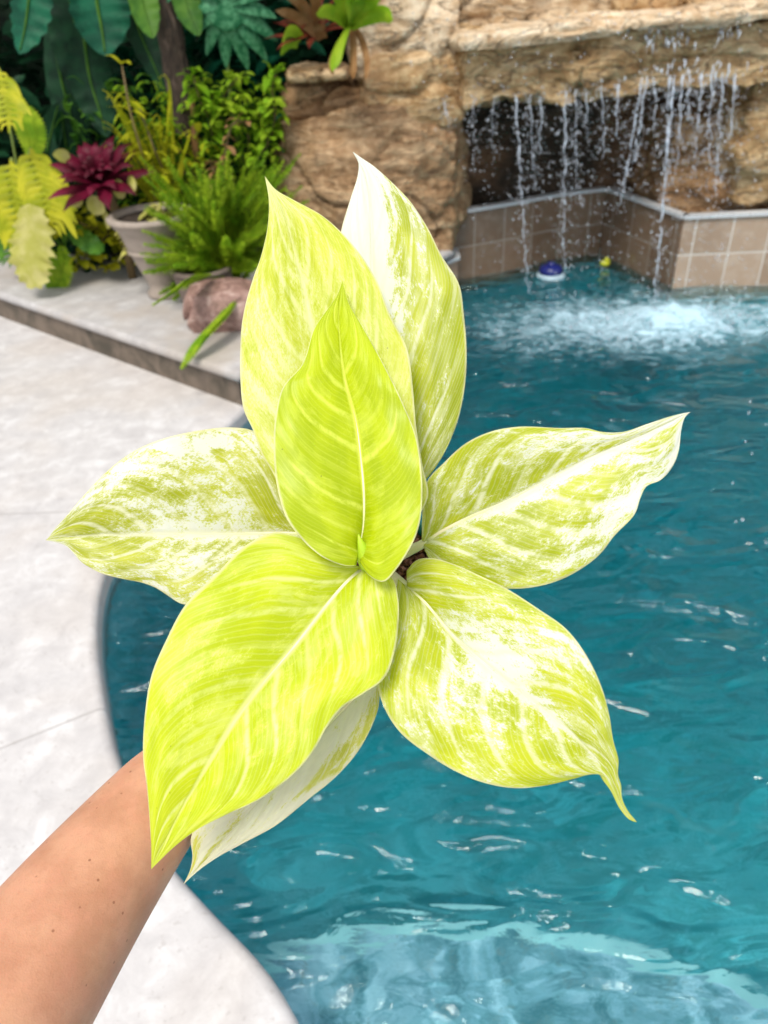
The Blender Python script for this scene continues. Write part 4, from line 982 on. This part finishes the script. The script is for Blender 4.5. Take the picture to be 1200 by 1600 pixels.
# lower right leaf with the twisted tail
leaf([(622, 905), (612, 960), (600, 1010), (591, 1045), (591, 1076), (605, 1115), (628, 1147), (668, 1178), (708, 1203), (753, 1222), (803, 1231), (852, 1227), (897, 1216), (934, 1207), (941, 1217), (955, 1236), (968, 1262), (983, 1280), (994, 1284)],
     [(636, 918), (663, 940), (708, 993), (776, 1052), (839, 1101), (884, 1137), (920, 1173), (950, 1205), (962, 1232), (974, 1260), (994, 1284)],
     [(636, 892), (650, 876), (672, 872), (708, 881), (753, 901), (794, 921), (839, 950), (884, 982), (915, 1022), (938, 1069), (951, 1114), (958, 1158), (966, 1187), (965, 1210), (970, 1227), (971, 1246), (981, 1268), (994, 1284)],
     [.488, .476, .462, .456, .452, .456, .462], .006, .008,
     lambda s, t: .29 + .42 * g2(s, t, .18, .34, .24, .18) + .14 * g2(s, t, .8, .42, .4, .25) + .12 * g2(s, t, -.35, .42, .3, .2) + .25 * g2(s, t, 0, .5, .10, .3) - .15 * g2(s, t, .6, .08, .6, .10), MLR, 'cream hearted leaf at the lower right with a twisted tail', seed=6, pet=PD(618, 905, .51))
# right leaf
leaf([(659, 842), (660, 800), (667, 753), (695, 722), (726, 694), (762, 676), (807, 667), (875, 669), (915, 669), (942, 675), (974, 675), (1010, 663), (1046, 651), (1066, 646), (1078, 644)],
     [(662, 849), (690, 830), (731, 809), (794, 782), (866, 744), (929, 712), (992, 685), (1046, 660), (1078, 644)],
     [(664, 860), (684, 892), (730, 914), (789, 920), (830, 918), (870, 908), (906, 890), (938, 865), (960, 837), (992, 803), (1001, 777), (1010, 760), (1032, 750), (1050, 730), (1060, 705), (1064, 672), (1070, 652), (1078, 644)],
     [.500, .492, .484, .478, .474, .470], .008, .006,
     lambda s, t: .30 + .45 * g2(s, t, .05, .5, .08, .5) + .36 * max(0, t - .62) / .38 + .26 * g2(s, t, .85, .62, .25, .22) + .22 * g2(s, t, -.6, .65, .3, .2) - .2 * g2(s, t, .45, .88, .25, .10) + .04 * (1 if s > 0 else 0), MR_, 'cream streaked leaf pointing right over the water', seed=7, wave=.0035, wf_=2.6, pet=PD(628, 866, .515))
# leaf underneath
leaf([(578, 1050), (540, 1060), (480, 1085), (400, 1155), (340, 1230), (299, 1308), (301, 1338), (297, 1360), (287, 1381)],
     [(585, 1056), (525, 1120), (440, 1210), (370, 1290), (320, 1345), (287, 1381)],
     [(590, 1062), (593, 1082), (590, 1110), (576, 1145), (555, 1180), (520, 1218), (485, 1246), (430, 1290), (380, 1317), (340, 1339), (310, 1360), (287, 1381)],
     [.512, .506, .498, .492, .488], .004, .006, lambda s, t: .74 - .48 * g2(s, t, .75, .36, .25, .12) - .55 * g2(s, t, -.1, .85, .12, .18) - .4 * g2(s, t, .9, .1, .3, .15) - .5 * g2(s, t, -.75, .9, .2, .12), MU_, 'cream leaf hanging beneath the front one', seed=8, pet=PD(590, 1000, .545))
# rolled new leaf at the heart, stem, soil, pot
t = NT('shoot'); M_SH = t.fin(t.mix(t.noise(t.geo(), 90, 3), (.30, .52, .01), (.5, .66, .04)), .4)
mb = MB(); mb.tube(catmull([PD(574, 884, .462), PD(569, 862, .448), PD(563, 846, .4435), PD(560, 835, .4425)], 14), [.0045, .0048, .005, .0052, .0052, .0050, .0048, .0045, .004, .0036, .003, .0024, .0018, .001, .0004], 12)
mb.build('new_shoot', M_SH, plant)
AX = (Uv * .42 - Fv * .91).normalized()
mb = MB(); mb.tube(catmull([CROWN - AX * .015, CROWN + AX * .02, PD(580, 880, .49), PD(570, 868, .470)], 12), [.008 - .003 * i / 12 for i in range(13)], 12); mb.build('stem', M_PET, plant)
SOILC = PD(600, 900, .545); POTR, POTH = .046, .085
t = NT('bark_mix'); n = t.voro(t.geo(), 240, out=0)
M_BM = t.fin(t.mix(t.voro(t.geo(), 240, out=1), (.05, .018, .012), (.34, .15, .09)), .9, t.bump(n, 1, .004))
mb = MB(); rnd = random.Random(3); a1 = AX.orthogonal().normalized(); a2 = AX.cross(a1)
mb.lathe(SOILC, [(POTR - .003, -.006), (.03, -.004), (0, -.003)], 24, AX)
for _ in range(420):
    a = rnd.uniform(0, 6.28); r_ = (POTR - .005) * math.sqrt(rnd.random()); c = SOILC + a1 * r_ * math.cos(a) + a2 * r_ * math.sin(a)
    rm = Matrix.Rotation(rnd.uniform(0, 6), 3, V(rnd.random(), rnd.random(), rnd.random() + .1).normalized()); mb.box(c, (rnd.uniform(.003, .008), rnd.uniform(.002, .005), rnd.uniform(.0015, .003)), rm)
mb.build('bark_chips', M_BM, plant, False)
t = NT('pot_teal'); M_POT = t.fin((.02, .22, .20), .35, None, .5)
mb = MB(); mb.lathe(SOILC, [(0, -POTH), (POTR * .70, -POTH), (POTR * .74, -POTH + .004), (POTR * .95, -.012), (POTR * 1.02, -.012), (POTR * 1.05, .004), (POTR * .98, .005), (POTR * .93, -.02)], 48, AX); mb.build('pot', M_POT, plant)

# ------------------------------------------------------------------ the person's arm and hand
t = NT('skin'); g = t.geo(); n1 = t.noise(g, 22, 4, .6); n2 = t.noise(g, 420, 4, .6); n3 = t.noise(g, 70, 3, .6)
c = t.mix(t.sm(n1, .35, .65), (.47, .225, .125), (.60, .315, .19))
c = t.mix(t.sm(n3, .45, .7, 0, .25), c, (.66, .29, .19))
c = t.mix(t.sm(t.noise(g, 9, 2), .4, .65, 0, .3), c, (.58, .24, .16))
c = t.mix(t.sm(n2, .5, .75, 0, .25), c, (.40, .17, .09))
fr_ = t.math('MULTIPLY', t.sm(t.voro(g, 95), .05, .10, 1, 0), t.sm(t.voro(g, 75, out=1), .8, .85, 1, 0))
c = t.mix(t.math('MULTIPLY', fr_, .75), c, (.24, .09, .045))
pores = t.voro(t.map(g, scale=(1, 1, 1)), 900, out=0)
t.fin(c, .50, t.bump(t.math('ADD', t.math('MULTIPLY', n2, 1), t.math('MULTIPLY', pores, .6)), .3, .0005), .35)
t.p.inputs['Subsurface Weight'].default_value = .25; t.p.inputs['Subsurface Radius'].default_value = (.012, .004, .002); t.p.inputs['Subsurface Scale'].default_value = .5
M_SKIN = t.m
verts, edges, radii = [], [], []
def sv(p, r, prev=None):
    verts.append(tuple(p)); radii.append(r)
    if prev is not None: edges.append((prev, len(verts) - 1))
    return len(verts) - 1
def pr(px_, dep_): return px_ / 1200 * dep_
HP = SOILC - AX * .045                       # grip level on the pot
def pot_pt(th, h, r_): return SOILC + AX * h + (e1 * math.cos(th) + e2 * math.sin(th)) * r_
tgt = PD(430, 1085, .56)
e1 = (tgt - HP); e1 = (e1 - AX * e1.dot(AX)).normalized(); e2 = AX.cross(e1)
if e2.dot(Fv) < 0: s_far = -1
else: s_far = 1
palm = pot_pt(0, -.052, POTR + .022)
wrist = PD(330, 1165, .535)
iw = sv(wrist, pr(74, .535))
arm = [(258, 1240, .515, 82), (185, 1330, .485, 99), (118, 1418, .455, 116), (60, 1500, .43, 131), (0, 1585, .405, 146), (-75, 1690, .375, 160), (-150, 1790, .35, 165)]
pv = iw
for x, y, d, r_ in arm: pv = sv(PD(x, y, d), pr(r_, d) * 1.0, pv)
im = sv(wrist.lerp(palm, .5), .025, iw)
ip = sv(palm, .023, im)
for k in range(4):                            # fingers around the far side
    h0 = -.024 - .017 * k; L = (1.0, 1.08, 1.0, .82)[k]
    pv = sv(pot_pt(.35 * s_far, h0, POTR * .98 + .014), .0105, ip)
    for j, th in enumerate((.75, 1.15, 1.55, 1.85)):
        pv = sv(pot_pt(th * L * s_far, h0 + .002 * j, POTR * (.98 + h0 * 1.6) + .0105 - .001 * j), (.0095, .009, .0085, .0068)[j], pv)
pv = sv(pot_pt(-.35 * s_far, -.050, POTR + .016), .013, im)   # thumb leaves the side of the palm
for j, (th, h_) in enumerate(((-.75, -.042), (-1.1, -.036), (-1.4, -.032))):
    pv = sv(pot_pt(th * s_far, h_, POTR * .95 + .010), (.0115, .0105, .0075)[j], pv)
me = bpy.data.meshes.new('person'); me.from_pydata(verts, edges, []); me.update()
po = bpy.data.objects.new('person', me); COL.objects.link(po)
sk = po.modifiers.new('skin', 'SKIN'); sk.use_smooth_shade = True
for i, dv in enumerate(me.skin_vertices[0].data):
    dv.radius = (radii[i], radii[i]); dv.use_root = (i == 0)
sb_ = po.modifiers.new('sub', 'SUBSURF'); sb_.levels = 3; sb_.render_levels = 3
me.materials.append(M_SKIN)
tag(po, 'bare tanned forearm and hand of a person reaching in from lower left', 'person')
